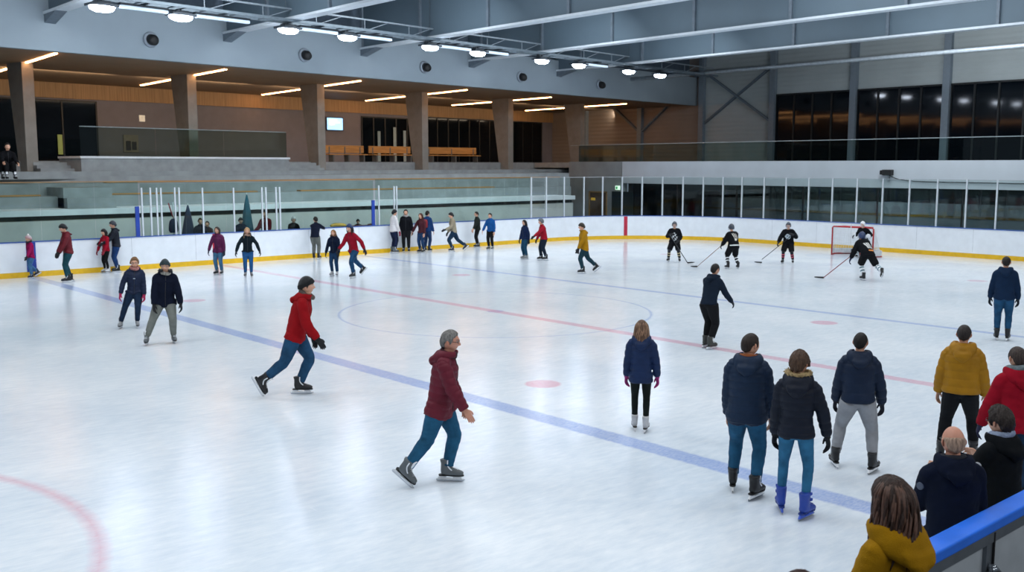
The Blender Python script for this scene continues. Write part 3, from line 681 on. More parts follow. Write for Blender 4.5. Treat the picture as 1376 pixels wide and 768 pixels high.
# ---- ice
def ice_material():
    m = bpy.data.materials.new('ice'); m.use_nodes = True; nt = m.node_tree; N = nt.nodes; L = nt.links; b = N['Principled BSDF']
    tc = N.new('ShaderNodeTexCoord'); sp = N.new('ShaderNodeSeparateXYZ'); L.new(tc.outputs['Object'], sp.inputs[0]); X, Y = sp.outputs[0], sp.outputs[1]
    def mth(op, a, b_=None, c=None):
        n = N.new('ShaderNodeMath'); n.operation = op
        for i, v in enumerate((a, b_, c)):
            if v is None: continue
            if isinstance(v, (int, float)): n.inputs[i].default_value = v
            else: L.new(v, n.inputs[i])
        return n.outputs[0]
    def noise_(scale, det=4, stretch=(1, 1, 1), rot=0, rough=.5):
        mp = N.new('ShaderNodeMapping'); mp.inputs['Scale'].default_value = stretch; mp.inputs['Rotation'].default_value = (0, 0, rot); L.new(tc.outputs['Object'], mp.inputs[0])
        n = N.new('ShaderNodeTexNoise'); n.inputs['Scale'].default_value = scale; n.inputs['Detail'].default_value = det; n.inputs['Roughness'].default_value = rough; L.new(mp.outputs[0], n.inputs['Vector']); return n.outputs['Fac']
    wob = mth('MULTIPLY', mth('SUBTRACT', noise_(9, 5), .5), .07)
    def band(v, c, hw, soft=.03): # 1 inside |v-c|<hw
        d = mth('ADD', mth('ABSOLUTE', mth('SUBTRACT', v, c)), wob); mr = N.new('ShaderNodeMapRange'); mr.inputs['From Min'].default_value = hw+soft; mr.inputs['From Max'].default_value = hw-soft; L.new(d, mr.inputs['Value']); return mr.outputs[0]
    def dist(cx, cy): return mth('SQRT', mth('ADD', mth('POWER', mth('SUBTRACT', X, cx), 2), mth('POWER', mth('SUBTRACT', Y, cy), 2)))
    def mx(*a):
        r = a[0]
        for q in a[1:]: r = mth('MAXIMUM', r, q)
        return r
    blue = mx(band(X, 10.0, .185), mth('MULTIPLY', band(X, 22.8, .12), .85), mth('MULTIPLY', band(dist(16.6, 19.56), 4.0, .030), .8), mth('MULTIPLY', band(dist(16.6, 19.56), 0, .22), .8))
    red = mx(mth('MULTIPLY', band(X, 16.6, .15), .92), band(dist(11.6, 12.4), 0, .31), band(dist(11.6, 26.7), 0, .31), band(dist(21.3, 12.9), 0, .31), band(dist(21.3, 26.9), 0, .31),
             mth('MULTIPLY', band(dist(-1.2, 11.2), 4.62, .05, .08), 1.0), mth('MULTIPLY', band(X, 38.0, .03), .6), mth('MULTIPLY', band(dist(32.9, 14.4), 0, .3), .7), mth('MULTIPLY', band(dist(32.9, 27.5), 0, .3), .6))
    crease = mth('MULTIPLY', mth('MULTIPLY', band(dist(38., 21.9), 0, 1.8), mth('LESS_THAN', X, 38)), .12)
    # worn paint under scraped ice
    wear = N.new('ShaderNodeMapRange'); wear.inputs['From Min'].default_value = .25; wear.inputs['From Max'].default_value = .75; wear.inputs['To Min'].default_value = .45; wear.inputs['To Max'].default_value = .95
    L.new(noise_(14, 6, (1, 3, 1), .5), wear.inputs[0])
    cl = N.new('ShaderNodeValToRGB'); cl.color_ramp.elements[0].position = .34; cl.color_ramp.elements[1].position = .68
    cl.color_ramp.elements[0].color = hexc('cbd8e4')+(1,); cl.color_ramp.elements[1].color = hexc('eef3f7')+(1,)
    L.new(mth('ADD', mth('MULTIPLY', noise_(.35, 5, (1, 1, 1), .3, .6), .55), mth('MULTIPLY', noise_(3.2, 6, (1, 3.2, 1), .35, .62), .45)), cl.inputs[0])
    # skate cuts: thin bright arcs from stretched noise
    sc1 = noise_(2.2, 8, (1, 16, 1), .9, .7); sc2 = noise_(2.4, 8, (1, 18, 1), -.35, .7); sc3 = noise_(1.8, 8, (15, 1, 1), .25, .7)
    cut = mx(*[mth('GREATER_THAN', s_, .66) for s_ in (sc1, sc2, sc3)])
    def mixc(f, a, c):
        n = N.new('ShaderNodeMix'); n.data_type = 'RGBA'
        if isinstance(f, float): n.inputs[0].default_value = f
        else: L.new(f, n.inputs[0])
        L.new(a, n.inputs[6]); n.inputs[7].default_value = hexc(c)+(1,); return n.outputs[2]
    col = mixc(mth('MULTIPLY', cut, .35), cl.outputs[0], 'f6f9fb')
    col = mixc(crease, col, '7fb4e0')
    col = mixc(mth('MULTIPLY', mth('MULTIPLY', blue, wear.outputs[0]), .78), col, '6f8fd6')
    col = mixc(mth('MULTIPLY', mth('MULTIPLY', red, wear.outputs[0]), .72), col, 'd9829c')
    L.new(col, b.inputs['Base Color'])
    rg = N.new('ShaderNodeMapRange'); rg.inputs['To Min'].default_value = .06; rg.inputs['To Max'].default_value = .18; L.new(noise_(1.3, 6, (1, 2.5, 1), .3, .65), rg.inputs[0]); L.new(rg.outputs[0], b.inputs['Roughness'])
    b.inputs['Specular IOR Level'].default_value = .55; b.inputs['IOR'].default_value = 1.31
    bm = N.new('ShaderNodeBump'); bm.inputs['Strength'].default_value = .15; bm.inputs['Distance'].default_value = .012
    L.new(mth('ADD', mth('ADD', mth('MULTIPLY', noise_(5, 7, (1, 3.5, 1), .4, .65), 1.), mth('MULTIPLY', cut, .12)), mth('MULTIPLY', sc1, .6)), bm.inputs['Height']); L.new(bm.outputs[0], b.inputs['Normal'])
    return m
poly = arc(XL+RC, Y0+RC, RC, 180, 270)+arc(XR-RC, Y0+RC, RC, 270, 360)+arc(XR-RC, Y1-RC, RC, 0, 90)+arc(XL+RC, Y1-RC, RC, 90, 180)
b = MB(); b.v = [(x, y, 0) for x, y in poly]; b.f = [tuple(range(len(poly)))]
struct(b.build('ice_surface', ice_material()), 'white skating ice with blue and red marking lines')
conc = mat('concrete', '94999b', .85, var=.14, scale=2.5, bump=.12, bscale=14)
conc_d = mat('concrete tier', '92989a', .85, var=.16, scale=1.6, bump=.12, bscale=14)
conc_l = mat('pale concrete', 'dfe5ea', .75, var=.07, scale=1.5)
b = MB(); b.box(-30, 75, -14, 70, -.3, -.02); struct(b.build('floor', mat('floor rubber', '3c4044', .8)), 'dark floor around the rink')

# ---- dasher boards
board_w = mat('board white', 'dfe4e9', .42, var=.04, scale=3, bump=.03, bscale=8); kick = mat('kickplate yellow', 'dcae12', .45, var=.08); cap_b = mat('cap blue', '24509f', .38, var=.08); red_s = mat('stripe red', 'b31f3a', .45); blue_s = mat('stripe blue', '1f3f9a', .45)
def boards(root, path):
    sd = MB(); sweep(sd, path, 0, .06, .175, 1.175); sd.build('board_panel', board_w, root)
    sd = MB(); sweep(sd, path, -.012, .06, 0, .18); sd.build('kickplate', kick, root)
    sd = MB(); sweep(sd, path, -.02, .16, 1.175, 1.205); sd.build('cap_rail', cap_b, root)
rb = tag(empty('rink_boards', (16, Y1, 0)), 'long white dasher boards with yellow kickplate around the far side and end', 'rink boards'); off = np.array([16, Y1])
boards(rb, [tuple(np.array(p)-off) for p in FAR])
for x, w, m in ((10., .15, blue_s), (16.6, .13, red_s)):
    b = MB(); b.box(x-w-16, x+w-16, -.016, 0, .18, 1.17); b.build('painted_stripe', m, rb)
def on_arc(deg): return (XR-RC+RC*math.cos(R(deg)), Y1-RC+RC*math.sin(R(deg)))
b = MB(); a0, a1 = (on_arc(d) for d in (54.4, 52.9)); ap = [tuple(np.array(a)-off) for a in (a0, a1)]; sweep(b, ap, -.012, 0.01, .0, 1.16); b.build('painted_stripe', red_s, rb)
seam = mat('board seam', 'b4bac0', .6)
for x in np.arange(-1, 34, 2.4): b = MB(); b.box(x-16.006, x-15.994, -.003, .01, .23, 1.16); b.build('panel_seam', seam, rb)
for y in np.arange(11, 29, 2.4): b = MB(); b.box(XR-.003-16, XR+.01-16, y-Y1-.006, y-Y1+.006, .23, 1.16); b.build('panel_seam', seam, rb)
lb = tag(empty('rink_boards', (XL, 19, 0)), 'white dasher boards closing the near left end of the rink', 'rink boards'); boards(lb, [(x-XL, y-19) for x, y in LEFT])

# ---- protective glass
glass = glass_mat('rink glass', 'ecf7f4', .5); glass_c = glass_mat('corner glass', 'f2f8f7', .4)
post_m = mat('post white', 'cfd6dc', .4, .2, var=.05); bpost = mat('post blue', '1c3f9c', .45); edge = mat('glass edge', '8fb3aa', .3); wood = mat('bench timber', 'a87c45', .6, var=.25, scale=3, stretch=(.4, 8, 8)); wood_d = mat('timber dim', '8a6a42', .65, var=.25, scale=3, stretch=(.4, 8, 8))
gs = tag(empty('protective_glass', (16, Y1+.06, 1.2)), 'tall greenish glass screen standing on the far side boards', 'glass screen'); o = np.array([16, Y1+.06, 1.2])
def pane(x0, x1, h, m=glass, root=gs, y=.02):
    b = MB(); b.box(x0-16, x1-16, y-.006, y+.006, .0, h); b.build('glass_pane', m, root)
xs = [-2.4, -.2, 2.0, 4.2, 6.4, 8.4, 10.4, 12.2, 13.75]
for a, c in zip(xs, xs[1:]): pane(a+.006, c-.006, 1.97)
for a, c in zip([13.8, 15.5, 17.1, 18.7, 20.4, 22.1, 23.8], [15.5, 17.1, 18.7, 20.4, 22.1, 23.8]): pane(a+.006, c-.006, 1.9)
for a, c in zip([23.9, 25., 26.3, 27.7, 29.1, 30.5, 31.8, 32.85], [25., 26.3, 27.7, 29.1, 30.5, 31.8, 32.85]): pane(a+.006, c-.006, 1.97)
b = MB(); b.box(-18.4, 16.85, -.0, .05, 1.965, 1.995); b.build('top_rail', wood_d, gs)
for x, z1 in ((13.85, 1.75), (14.17, 1.75), (14.4, 1.74), (14.56, 1.74), (15.08, 1.74), (15.24, 1.74), (16.15, 1.72), (17.4, 1.7), (18.59, 1.7), (18.76, 1.7), (19.2, 1.7), (19.36, 1.7), (24.05, 1.7), (24.84, 1.66), (24.97, 1.66)):
    b = MB(); b.box(x-16-.025, x-16+.025, -.05, 0.0, 0, z1); b.build('post', post_m, gs)
for x in (13.66, 23.75):
    b = MB(); b.box(x-16-.07, x-16+.07, -.06, .0, 0, 1.08); b.build('gate_post', bpost, gs)
cg = tag(empty('protective_glass', (XR-RC, Y1-RC, 1.2)), 'clear glass screen with slim white posts along the corner and far end boards', 'glass screen'); oc = np.array([XR-RC, Y1-RC])
pts = [(32.9, 36.06), (33.9, 36.06), (35.05, 35.98)]
for dg in np.linspace(72, 5, 9): pts.append((XR-RC+7.06*math.cos(R(dg)), Y1-RC+7.06*math.sin(R(dg))))
pts += [(XR+.06, y) for y in np.arange(28.35, 9.5, -1.22)]
pts = [tuple(np.array(p)-oc) for p in pts]
for p, q in zip(pts, pts[1:]):
    b = MB(); d = nrm(np.array(q)-np.array(p)); s_ = np.array(p)+d*.02; e_ = np.array(q)-d*.02
    b.bar((*s_, .97), (*e_, .97), .012, 1.94); b.build('glass_pane', glass_c, cg)
for p in pts:
    b = MB(); b.box(p[0]-.03, p[0]+.03, p[1]-.03, p[1]+.03, 0, 1.98); b.build('post', post_m, cg)
b = MB()
for p, q in zip(pts, pts[1:]): b.bar((*p, 1.955), (*q, 1.955), .02, .02)
b.build('top_rail', mat('thin rail', '9aa3a8', .4), cg)

# ---- near boards with gate, seen from outside
alu = mat('frame grey', '6f767d', .4, .6); pan = mat('panel grey', '9fa6ab', .55, var=.08); blk = mat('rubber black', '15171a', .7)
nb = tag(empty('rink_boards', (7, Y0, 0)), 'near boards with a broad bright blue cap, grey panels and a gate latch', 'rink boards')
b = MB(); b.box(-9, 27, -.12, -.05, 0.22, 1.12); b.build('board_panel', pan, nb)
b = MB(); b.box(-9, 27, -.12, -.04, 0, .22); b.build('kickplate', kick, nb)
b = MB(); b.box(-9, 27, -.17, -.0, 1.12, 1.2); b.build('cap_rail', mat('near cap blue', '2270e6', .32, var=.1, scale=4, bump=.03), nb, bevel=.012)
b = MB()
for x in (-2.2, -.60, .19, 1.7, 3.2): b.box(x-.045, x+.045, -.15, -.09, 0, 1.12)
b.box(-9, 27, -.16, -.12, 1.04, 1.12); b.box(-9, 27, -.16, -.12, .08, .16); b.build('frame_post', alu, nb)
b = MB(); b.box(.235, .25, -.165, -.10, 0, 1.11); b.build('gate_gap', blk, nb)
b = MB(); b.tube([(.19, -.15, .86), (.19, -.20, .86)], .028, 10); b.tube([(.11, -.205, .875), (.19, -.205, .86), (.27, -.20, .80)], .02, 8); b.tube([(.16, -.18, .86), (.16, -.18, .70)], .014, 8)
b.build('gate_latch', mat('latch steel', '9aa0a6', .3, .9), nb, True)

b = MB(); b.box(-9, 30, -6, 2.88, -.05, .2); struct(b.build('walkway', mat('walkway rubber', '4a4e52', .85)), 'raised dark walkway outside the near boards')
# ---- grandstand behind the far boards
b = MB(); Xa, Xb = -14, 44.3
b.box(Xa, 38.2, 38.5, 60, -.1, 1.76); b.box(Xa, 39.6, 40.1, 60, 1.7, 2.58); b.box(Xa, 40.8, 41.4, 60, 2.5, 3.03); b.box(Xa, 41.8, 42.5, 60, 3.0, 3.30)
bbox(b, -12, 57, 40.4, 56, 3.2, 3.5)
struct(b.build('grandstand', conc_d), 'concrete grandstand tiers behind the far boards')
b = MB(); b.box(Xa, 38.1, 38.44, 38.5, 0, 1.74); struct(b.build('wall_front', mat('pale wall', 'c3c6c5', .8, var=.08, scale=1.5)), 'pale grey wall at the foot of the grandstand')
b = MB(); b.box(Xa, 38.2, 38.35, 40.1, 1.93, 2.14); struct(b.build('trim_1', conc_l), 'pale concrete ledge along the foot of the grandstand')
b = MB(); b.box(Xa, 38.15, 38.56, 40.1, 1.74, 1.94); struct(b.build('trim_2', mat('shadow gap', '3a3e40', .9)), 'dark recess under the pale ledge')  # shade under the ledge put into the dark colour
for x0, x1, y, z, lb_ in ((-10, 11.6, 40.12, 2.60, 'long timber bench plank on the first tier at far left'), (14.2, 20.5, 40.12, 2.60, 'timber bench plank on the first tier behind the white post cluster'), (22.6, 34, 40.12, 2.60, 'timber bench plank on the first tier behind the blue gate post'), (-10, 10.2, 41.42, 3.05, 'timber bench plank on the upper tier at far left'), (14.5, 40, 41.42, 3.05, 'long timber bench plank on the upper tier')):
    b = MB(); b.box(x0, x1, y-.02, y+.34, z, z+.05); tag(b.build('bench_plank', wood), lb_, 'bench', 'timber planks on the tiers')
b = MB(); bbox(b, -12, 62, 42.75, 52, 3.4, 3.93); struct(b.build('terrace', conc), 'raised concrete terrace with columns in front')
b = MB()
for i in range(3): bbox(b, 18.0, 19.4, 41.4+.33*i, 42.9, 3.45, 3.62+.13*i)
for i in range(3): bbox(b, 29.8, 32.3, 41.3+.33*i, 42.9, 3.45, 3.62+.13*i)
for i in range(3): b.box(12.2, 14.0, 38.6+.4*i, 43, 1.7, 2.15+.38*i)
struct(b.build('stairs', conc_d), 'concrete steps leading up to the terrace')
b = MB(); bbox(b, 19.4, 29.75, 40.8, 42.8, 3.4, 4.04); struct(b.build('trim_3', conc), 'low concrete plinth below the left balustrade')
b = MB(); bbox(b, 19.35, 29.8, 40.75, 42.8, 4.04, 4.13); struct(b.build('trim_4', conc_l), 'white coping on the plinth')
bg = tag(empty('glass_balustrade', bp(24.5, 40.9, 4.13), B_A), 'glass balustrade on the white coping in front of the second column', 'balustrade')
gdark = glass_mat('balustrade glass', 'd8e6e2', .9)
for t0, t1 in ((-5.05, -1.7), (-1.68, 1.7), (1.72, 5.2)):
    b = MB(); b.box(t0, t1, 0, .015, 0, 1.2); b.build('glass_pane', gdark, bg)
b = MB(); b.box(-5.05, 5.2, -.015, .03, 1.2, 1.235); b.build('handrail', mat('rail edge', '8c989c', .35, .4), bg)

# furled banners, a bag and gear by the players' bench
for x, y, z0, z1, c, lb_ in ((18.63, 37.4, .9, 2.62, '1f5668', 'tall furled teal banner standing behind the far boards'), (16.2, 37.5, .9, 2.25, '27324c', 'short furled navy banner standing behind the left white posts')):
    o = empty('furled_banner', (x, y, 0)); tag(o, lb_, 'banner', 'furled banners behind the far boards'); h = z1-z0; cs = [(0, 0, z0+h*t) for t in (0, .15, .5, .8, 1)]; rr_ = (.24, .25, .17, .09, .015)
    b = MB(); V, F = rings(cs, [(a, 0, 0) for a in rr_], [(0, a*.7, 0) for a in rr_], 20); b.add([(vx*(1+.12*math.sin(7*math.atan2(vy, vx+1e-6))), vy*(1+.12*math.sin(7*math.atan2(vy, vx+1e-6))), vz) for vx, vy, vz in V], F); b.build('cloth', mat('banner cloth '+c, c, .85), o, True)
    b = MB(); b.tube([(0, 0, 0), (0, 0, z1+.04)], .018, 8); b.build('pole', post_m, o, True)
o = tag(empty('shoulder_bag', (15.75, 37.5, 1.2)), 'dark blue bag hanging by a red strap behind the left white posts', 'bag')
b = MB(); b.add(*tube([(0, 0, -.02), (0, 0, .1), (0, 0, .4), (0, 0, .52)], [(.14, .08), (.2, .1), (.16, .09), (.06, .04)], side=(1, 0, 0), n=14)); b.build('pouch', mat('bag navy', '1c2a44', .8), o, True)
b = MB(); b.tube([(.02, 0, .5), (-.08, 0, .8), (-.17, .0, 1.12)], .025, 6); b.build('strap', mat('bag strap', '8f2434', .7), o, True)
b = MB(); b.box(-.02, .02, -.02, .02, -1.2, 1.15); b.build('hook_post', post_m, o); o.location.x = 15.6
b = MB(); b.add(*tube([(-.35, 0, .06), (-.1, .02, .09), (.25, 0, .07), (.4, 0, .04)], [(.05, .05), (.08, .08), (.07, .07), (.03, .03)], n=10)); o = tag(b.build('gear_roll', mat('gear yellow', '9c8a3a', .8), None, True), 'rolled yellow gear lying on the far boards right of the leaning man', 'gear'); o.location = (22.05, Y1+.1, 1.205)
b = MB(); b.bar((-.75, 0, .02), (.4, 0, .02), .05, .03); b.bar((.4, 0, .03), (.62, .02, .05), .03, .07); o = tag(b.build('wooden_stick', mat('stick wood', '7a4a34', .6)), 'brown stick laid along the far boards beside the right blue gate post', 'stick'); o.location = (23.1, Y1+.1, 1.205)
# ---- stand building: columns, soffit, back wall
soff = mat('soffit timber', '86705a', .65, var=.18, scale=2.5, stretch=(.5, 10, 1)); woodw = mat('wall timber', '9a7a55', .6, var=.22, scale=2, stretch=(9, 9, .3)); taupe = mat('taupe wall', '73727c', .8, var=.06, scale=2)
b = MB(); bbox(b, -12, 64, 37.2, 52, 7.9, 8.2); struct(b.build('soffit', soff), 'brown timber soffit over the terrace')
b = MB(); bbox(b, -12, 66, 51.3, 51.8, 3.9, 7.15); struct(b.build('wall_back', taupe), 'taupe back wall of the terrace')
b = MB(); bbox(b, -12, 66, 51.2, 51.8, 7.13, 7.95); struct(b.build('trim_6', woodw), 'timber band along the top of the back wall')
b = MB(); bbox(b, -12, 62.3, 36.9, 37.2, 7.85, 9.75); struct(b.build('wall_fascia', mat('fascia', '8c9aa4', .7, var=.05, scale=.6)), 'pale blue grey fascia above the terrace')
b = MB(); bbox(b, -12, 62.3, 37.6, 38.2, 9.6, 12.2); struct(b.build('wall_upper', mat('upper wall', '4a5866', .8)), 'dark upper wall behind the girder ends')  # roof shadow put into the dark wall colour
colm = mat('column concrete', '8d8a84', .8, var=.12, scale=2, bump=.1, bscale=12)
ordn = ['leftmost concrete column beside the dark glazed doors', 'concrete column standing behind the left glass balustrade', 'concrete column just left of the lit wall screen', 'concrete column between the two right hand wooden benches', 'concrete column to the right of the longest wooden bench', 'last concrete column nearest the end wall with cross bracing']
for i in range(6):
    t = 18.0+7.4*i; w = .24
    P = [bp(t+s_*w, d, z) for z, ds in ((3.5, (42.1, 42.85)), (7.95, (42.1, 43.55))) for s_, d in ((-1, ds[0]), (1, ds[0]), (1, ds[1]), (-1, ds[1]))]
    c = np.array(bp(t, 42.5, 3.5)); b = MB(); b.add([np.array(p)-c for p in P], [(0, 3, 2, 1), (4, 5, 6, 7), (0, 1, 5, 4), (1, 2, 6, 5), (2, 3, 7, 6), (3, 0, 4, 7)])
    o = tag(b.build('concrete_column', colm, bevel=.02), ordn[i], 'column', 'concrete fin columns'); o.location = c
strip = mat('strip light', 'ffc98a', .5, emit='ffb877', estr=20., var=.02)
ords = ['warm light strip on the soffit above the leftmost column', 'warm light strip on the soffit over the left balustrade', 'warm light strip on the soffit left of the lit wall screen', 'warm light strip on the soffit between the wooden benches', 'warm light strip on the soffit right of the longest bench', 'warm light strip on the soffit nearest the braced end wall']
for i, (p0, p1) in enumerate((((12.30, 39.7), (12.7, 49.5)), ((19.83, 41.4), (20.41, 52.5)), ((27.45, 42.6), (28.5, 54.8)), ((35.13, 43.8), (36.1, 55.4)), ((42.77, 45.1), (43.3, 55.6)), ((51.1, 46.5), (51.7, 57.3)))):
    c = np.array([*p0, 7.88]); b = MB(); d = np.array([*p1, 7.88])-c; b.bar((0, 0, 0), d*.5, .11, .05); b.bar(d*.5, d, .11, .05); o = tag(b.build('strip_light', strip), ords[i], 'light strip', 'warm strip lights under the soffit'); o.location = c
dark_gl = mat('dark glazing', '080e15', .06, spec=.22, var=.3, scale=.6); mull = mat('mullion', '14181b', .5)
def glazing(name, t0, t1, z0, z1, n, label):
    r_ = struct(empty(name, bp((t0+t1)/2, 51.28, z0), B_A), label); w = (t1-t0)/2
    b = MB(); b.box(-w, w, -.03, .02, 0, z1-z0); b.build('glass', dark_gl, r_)
    b = MB()
    for i in range(n+1): x = -w+2*w*i/n; b.box(x-.04, x+.04, -.08, -.02, 0, z1-z0)
    b.box(-w, w, -.08, -.02, z1-z0-.07, z1-z0); b.box(-w, w, -.08, -.02, 0, .07); b.build('window_frame', mull, r_)
    return r_
glazing('door_1', 14.5, 25.3, 3.93, 7.05, 6, 'dark glazed doors at the left end of the terrace')
glazing('window_1', 43.2, 48.2, 3.93, 6.95, 5, 'dark glazing behind the middle bench')
glazing('window_2', 49.0, 56.6, 3.93, 7.1, 7, 'wide dark glazing behind the right bench')
glazing('window_3', 58.2, 61.6, 3.93, 7.1, 3, 'narrow dark glazing near the end wall')
glazing('door_2', 63.3, 65.0, 3.93, 6.6, 1, 'dark doorway by the end wall')
for i, (t, h, cc) in enumerate(((44.6, 2.0, '8fa6b0'), (46.0, 2.3, '9db2ba'), (46.9, 2.1, '93a8b4'))):
    b = MB(); b.box(-.12, .12, -.01, .01, 0, h); o = tag(b.build('hanging_banner', mat('banner '+cc, cc, .8), None), ['pale narrow banner at the left of the middle glazing', 'pale narrow banner in the centre of the middle glazing', 'pale narrow banner at the right of the middle glazing'][i], 'banner', 'pale banners in the glazing'); o.location = bp(t, 51.15, 4.0); o.rotation_euler = (0, 0, B_A)
# screen, notices
tv = tag(empty('wall_screen', bp(40.95, 51.25, 5.98), B_A), 'bright pale blue screen on the taupe wall right of the third column', 'screen')
b = MB(); b.box(-.68, .68, -.06, 0, -.04, .82); b.build('screen_frame', mat('screen frame', '16202c', .4), tv)
b = MB(); b.box(-.62, .62, -.075, -.055, .02, .76); b.build('screen_panel', mat('screen glow', '9fd2ff', .3, emit='8fc8ff', estr=1.9, var=.06, scale=3), tv)
b = MB()
for z, w in ((.60, .30), (.45, .42), (.32, .2)): b.box(-.45, -.45+w*2, -.080, -.074, z, z+.06)
b.build('screen_lines', mat('screen lines', 'd9ecff', .3, emit='e6f2ff', estr=1.6), tv)
nt_ = tag(empty('notice_board', bp(27.15, 51.28, 4.45), B_A), 'framed notice board on the taupe wall behind the balustrade', 'notice board')
b = MB(); b.box(-.42, .42, -.05, 0, 0, .92); b.build('board_frame', mat('notice frame', '80786c', .6), nt_)
b = MB(); b.box(-.3, -.02, -.06, -.045, .1, .6); b.box(.04, .3, -.06, -.045, .12, .56); b.build('notice_sheet', mat('notice dark', '2b2522', .7), nt_)
b = MB(); b.box(-.16, .16, -.05, 0, 0, .34); o = tag(b.build('wall_sign', mat('sign pale', 'd8d2c4', .5, emit='e8dcc4', estr=.35)), 'small pale square sign high on the taupe wall', 'sign'); o.location = bp(27.85, 51.28, 6.1); o.rotation_euler = (0, 0, B_A)
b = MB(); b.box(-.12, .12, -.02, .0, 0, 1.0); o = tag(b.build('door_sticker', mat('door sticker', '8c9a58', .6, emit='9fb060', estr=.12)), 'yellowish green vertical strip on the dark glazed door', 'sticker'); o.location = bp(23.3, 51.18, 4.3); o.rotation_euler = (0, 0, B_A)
def bench(t0, t1, label):
    r_ = tag(empty('wooden_bench', bp((t0+t1)/2, 46.5, 3.93), B_A), label, 'bench', 'wooden benches on the terrace'); w = (t1-t0)/2
    b = MB(); b.box(-w, w, -.22, .22, .42, .48); b.build('seat', wood, r_, bevel=.01)
    b = MB(); b.box(-w, w, .20, .26, .55, .98); b.build('backrest', wood, r_, bevel=.01)
    for x in (-w+.3, 0, w-.3):
        b = MB(); b.box(x-.05, x+.05, -.2, .2, 0, .42); b.box(x-.04, x+.04, .19, .23, .3, .9); b.build('leg', mat('bench steel', '5d6266', .5, .3), r_)
bench(36.6, 39.5, 'wooden bench under the lit wall screen'); bench(39.9, 43.3, 'wooden bench left of the fourth column in front of the middle glazing'); bench(44.6, 49.3, 'longest wooden bench between the fourth and fifth columns')

# ---- fascia loudspeakers
spk = mat('speaker black', '121417', .6); ringm = mat('speaker ring', '8f9aa6', .6)
lab = ['round black loudspeaker on the fascia, leftmost of the row', 'round black loudspeaker on the fascia above the third column', 'round loudspeaker on the fascia above the fourth column', 'round loudspeaker on the fascia above the fifth column', 'round loudspeaker on the fascia above the last column']
for i in range(5):
    t = 20.52+7.33*i; r_ = tag(empty('loudspeaker', bp(t, 36.88, 8.6), B_A), lab[i], 'loudspeaker', 'round loudspeakers on the fascia'); b = MB()
    b.add(*rings([(0, 0, 0), (0, -.06, 0), (0, -.08, 0)], [(.30, 0, 0), (.30, 0, 0), (.24, 0, 0)], [(0, 0, .30), (0, 0, .30), (0, 0, .24)], 20)); b.build('mounting_ring', ringm, r_, True)
    b = MB(); b.add(*rings([(0, -.05, 0), (.02, -.25, -.03), (.03, -.34, -.05)], [(.21, 0, 0), (.21, 0, 0), (.15, 0, 0)], [(0, 0, .21), (0, 0, .21), (0, 0, .15)], 18)); b.build('speaker_drum', spk, r_, True)

# ---- roof: girders, deck, light row
gird = mat('girder web', '5a6c79', .6, var=.06, scale=.5); flg = mat('girder flange', 'c6d0d8', .55, var=.05); stf = mat('stiffener', '66737f', .6)
for i, x in enumerate((-10.2, -2.8, 4.5, 11.84, 19.1, 26.37, 33.6, 40.85)):
    yf = (37.2+math.sin(B_A)*x)/math.cos(B_A)-.05; r_ = struct(empty('roof_girder', (x, 15, 9.12)), 'deep pale steel roof girder spanning the rink')
    b = MB(); b.box(-.02, .02, -27, yf-15, .05, 2.3); b.build('web', gird, r_)
    b = MB(); b.box(-.24, .24, -27, yf-15, 0, .09); b.build('flange', flg, r_)
    b = MB()
    for y in np.arange(-25, yf-15, 4.6): b.box(-.13, -.02, y-.06, y+.06, .05, 2.3)
    b.build('stiffener', stf, r_)
    b = MB(); b.add([(-.2, yf-15, 0), (.2, yf-15, 0), (.2, yf-15, -.35), (-.2, yf-15, -.35), (-.2, yf-16.6, 0), (.2, yf-16.6, 0)], [(0, 1, 2, 3), (0, 4, 5, 1), (3, 2, 5, 4), (0, 3, 4), (1, 5, 2)]); b.build('bracket', stf, r_)
b = MB(); b.box(-30, 60, -14, 46, 11.42, 11.6); struct(b.build('ceiling', mat('roof deck', '3e4c57', .8, var=.1, scale=.8)), 'blue grey roof deck between the girders')
pipe_m = mat('pipe grey', 'a8b3bc', .4, .3)
b = MB(); b.tube([(48.1, y, 9.15) for y in (47, 30, 10, -6)], .11, 8); tag(b.build('roof_pipe', pipe_m, None, True), 'thin pale pipe running across in front of the end wall', 'pipe')
tr = tag(empty('light_truss', bp(30, 31.5, 9.0), B_A), 'long grey truss and cable tray carrying the row of bright lamps', 'truss')
b = MB(); b.box(-45, 24, -.35, -.29, .02, .12); b.box(-45, 24, .29, .35, .02, .12)
for x in np.arange(-44, 24, 1.2): b.box(x-.02, x+.02, -.3, .3, .04, .08)
b.build('cable_tray', mat('tray', '75838d', .5, .3), tr)
b = MB(); b.box(-45, 24, -.03, .03, .5, .56)
for x in np.arange(-44, 24, 2.4): b.bar((x, 0, .08), (x, 0, .5), .03, .03, (1, 0, 0)); b.bar((x, 0, .08), (x+1.2, 0, .5), .025, .025, (0, 1, 0))
b.build('truss_chord', mat('truss', '8e9aa4', .5, .3), tr)
for x in np.arange(-44, 24, 3.7): b = MB(); b.bar((x, 0, .5), (x, 0, 2.42), .025, .025, (1, 0, 0)); b.build('hanger', mat('hanger', '5a656e', .5, .3), tr)
lens = mat('lamp lens', 'f4f8ff', .4, emit='e2eeff', estr=60., var=.01); hous = mat('lamp housing', '454d55', .5, .3); tubem = mat('batten lens', 'd8e6f2', .4, emit='c4dcf0', estr=.45, var=.02)
TL = [15.91, 18.69, 23.09, 25.91, 30.42, 33.38, 37.88, 40.81, 45.19, 48.24]
wl = ['first', 'second', 'third', 'fourth', 'fifth', 'sixth', 'seventh', 'eighth', 'ninth', 'tenth']
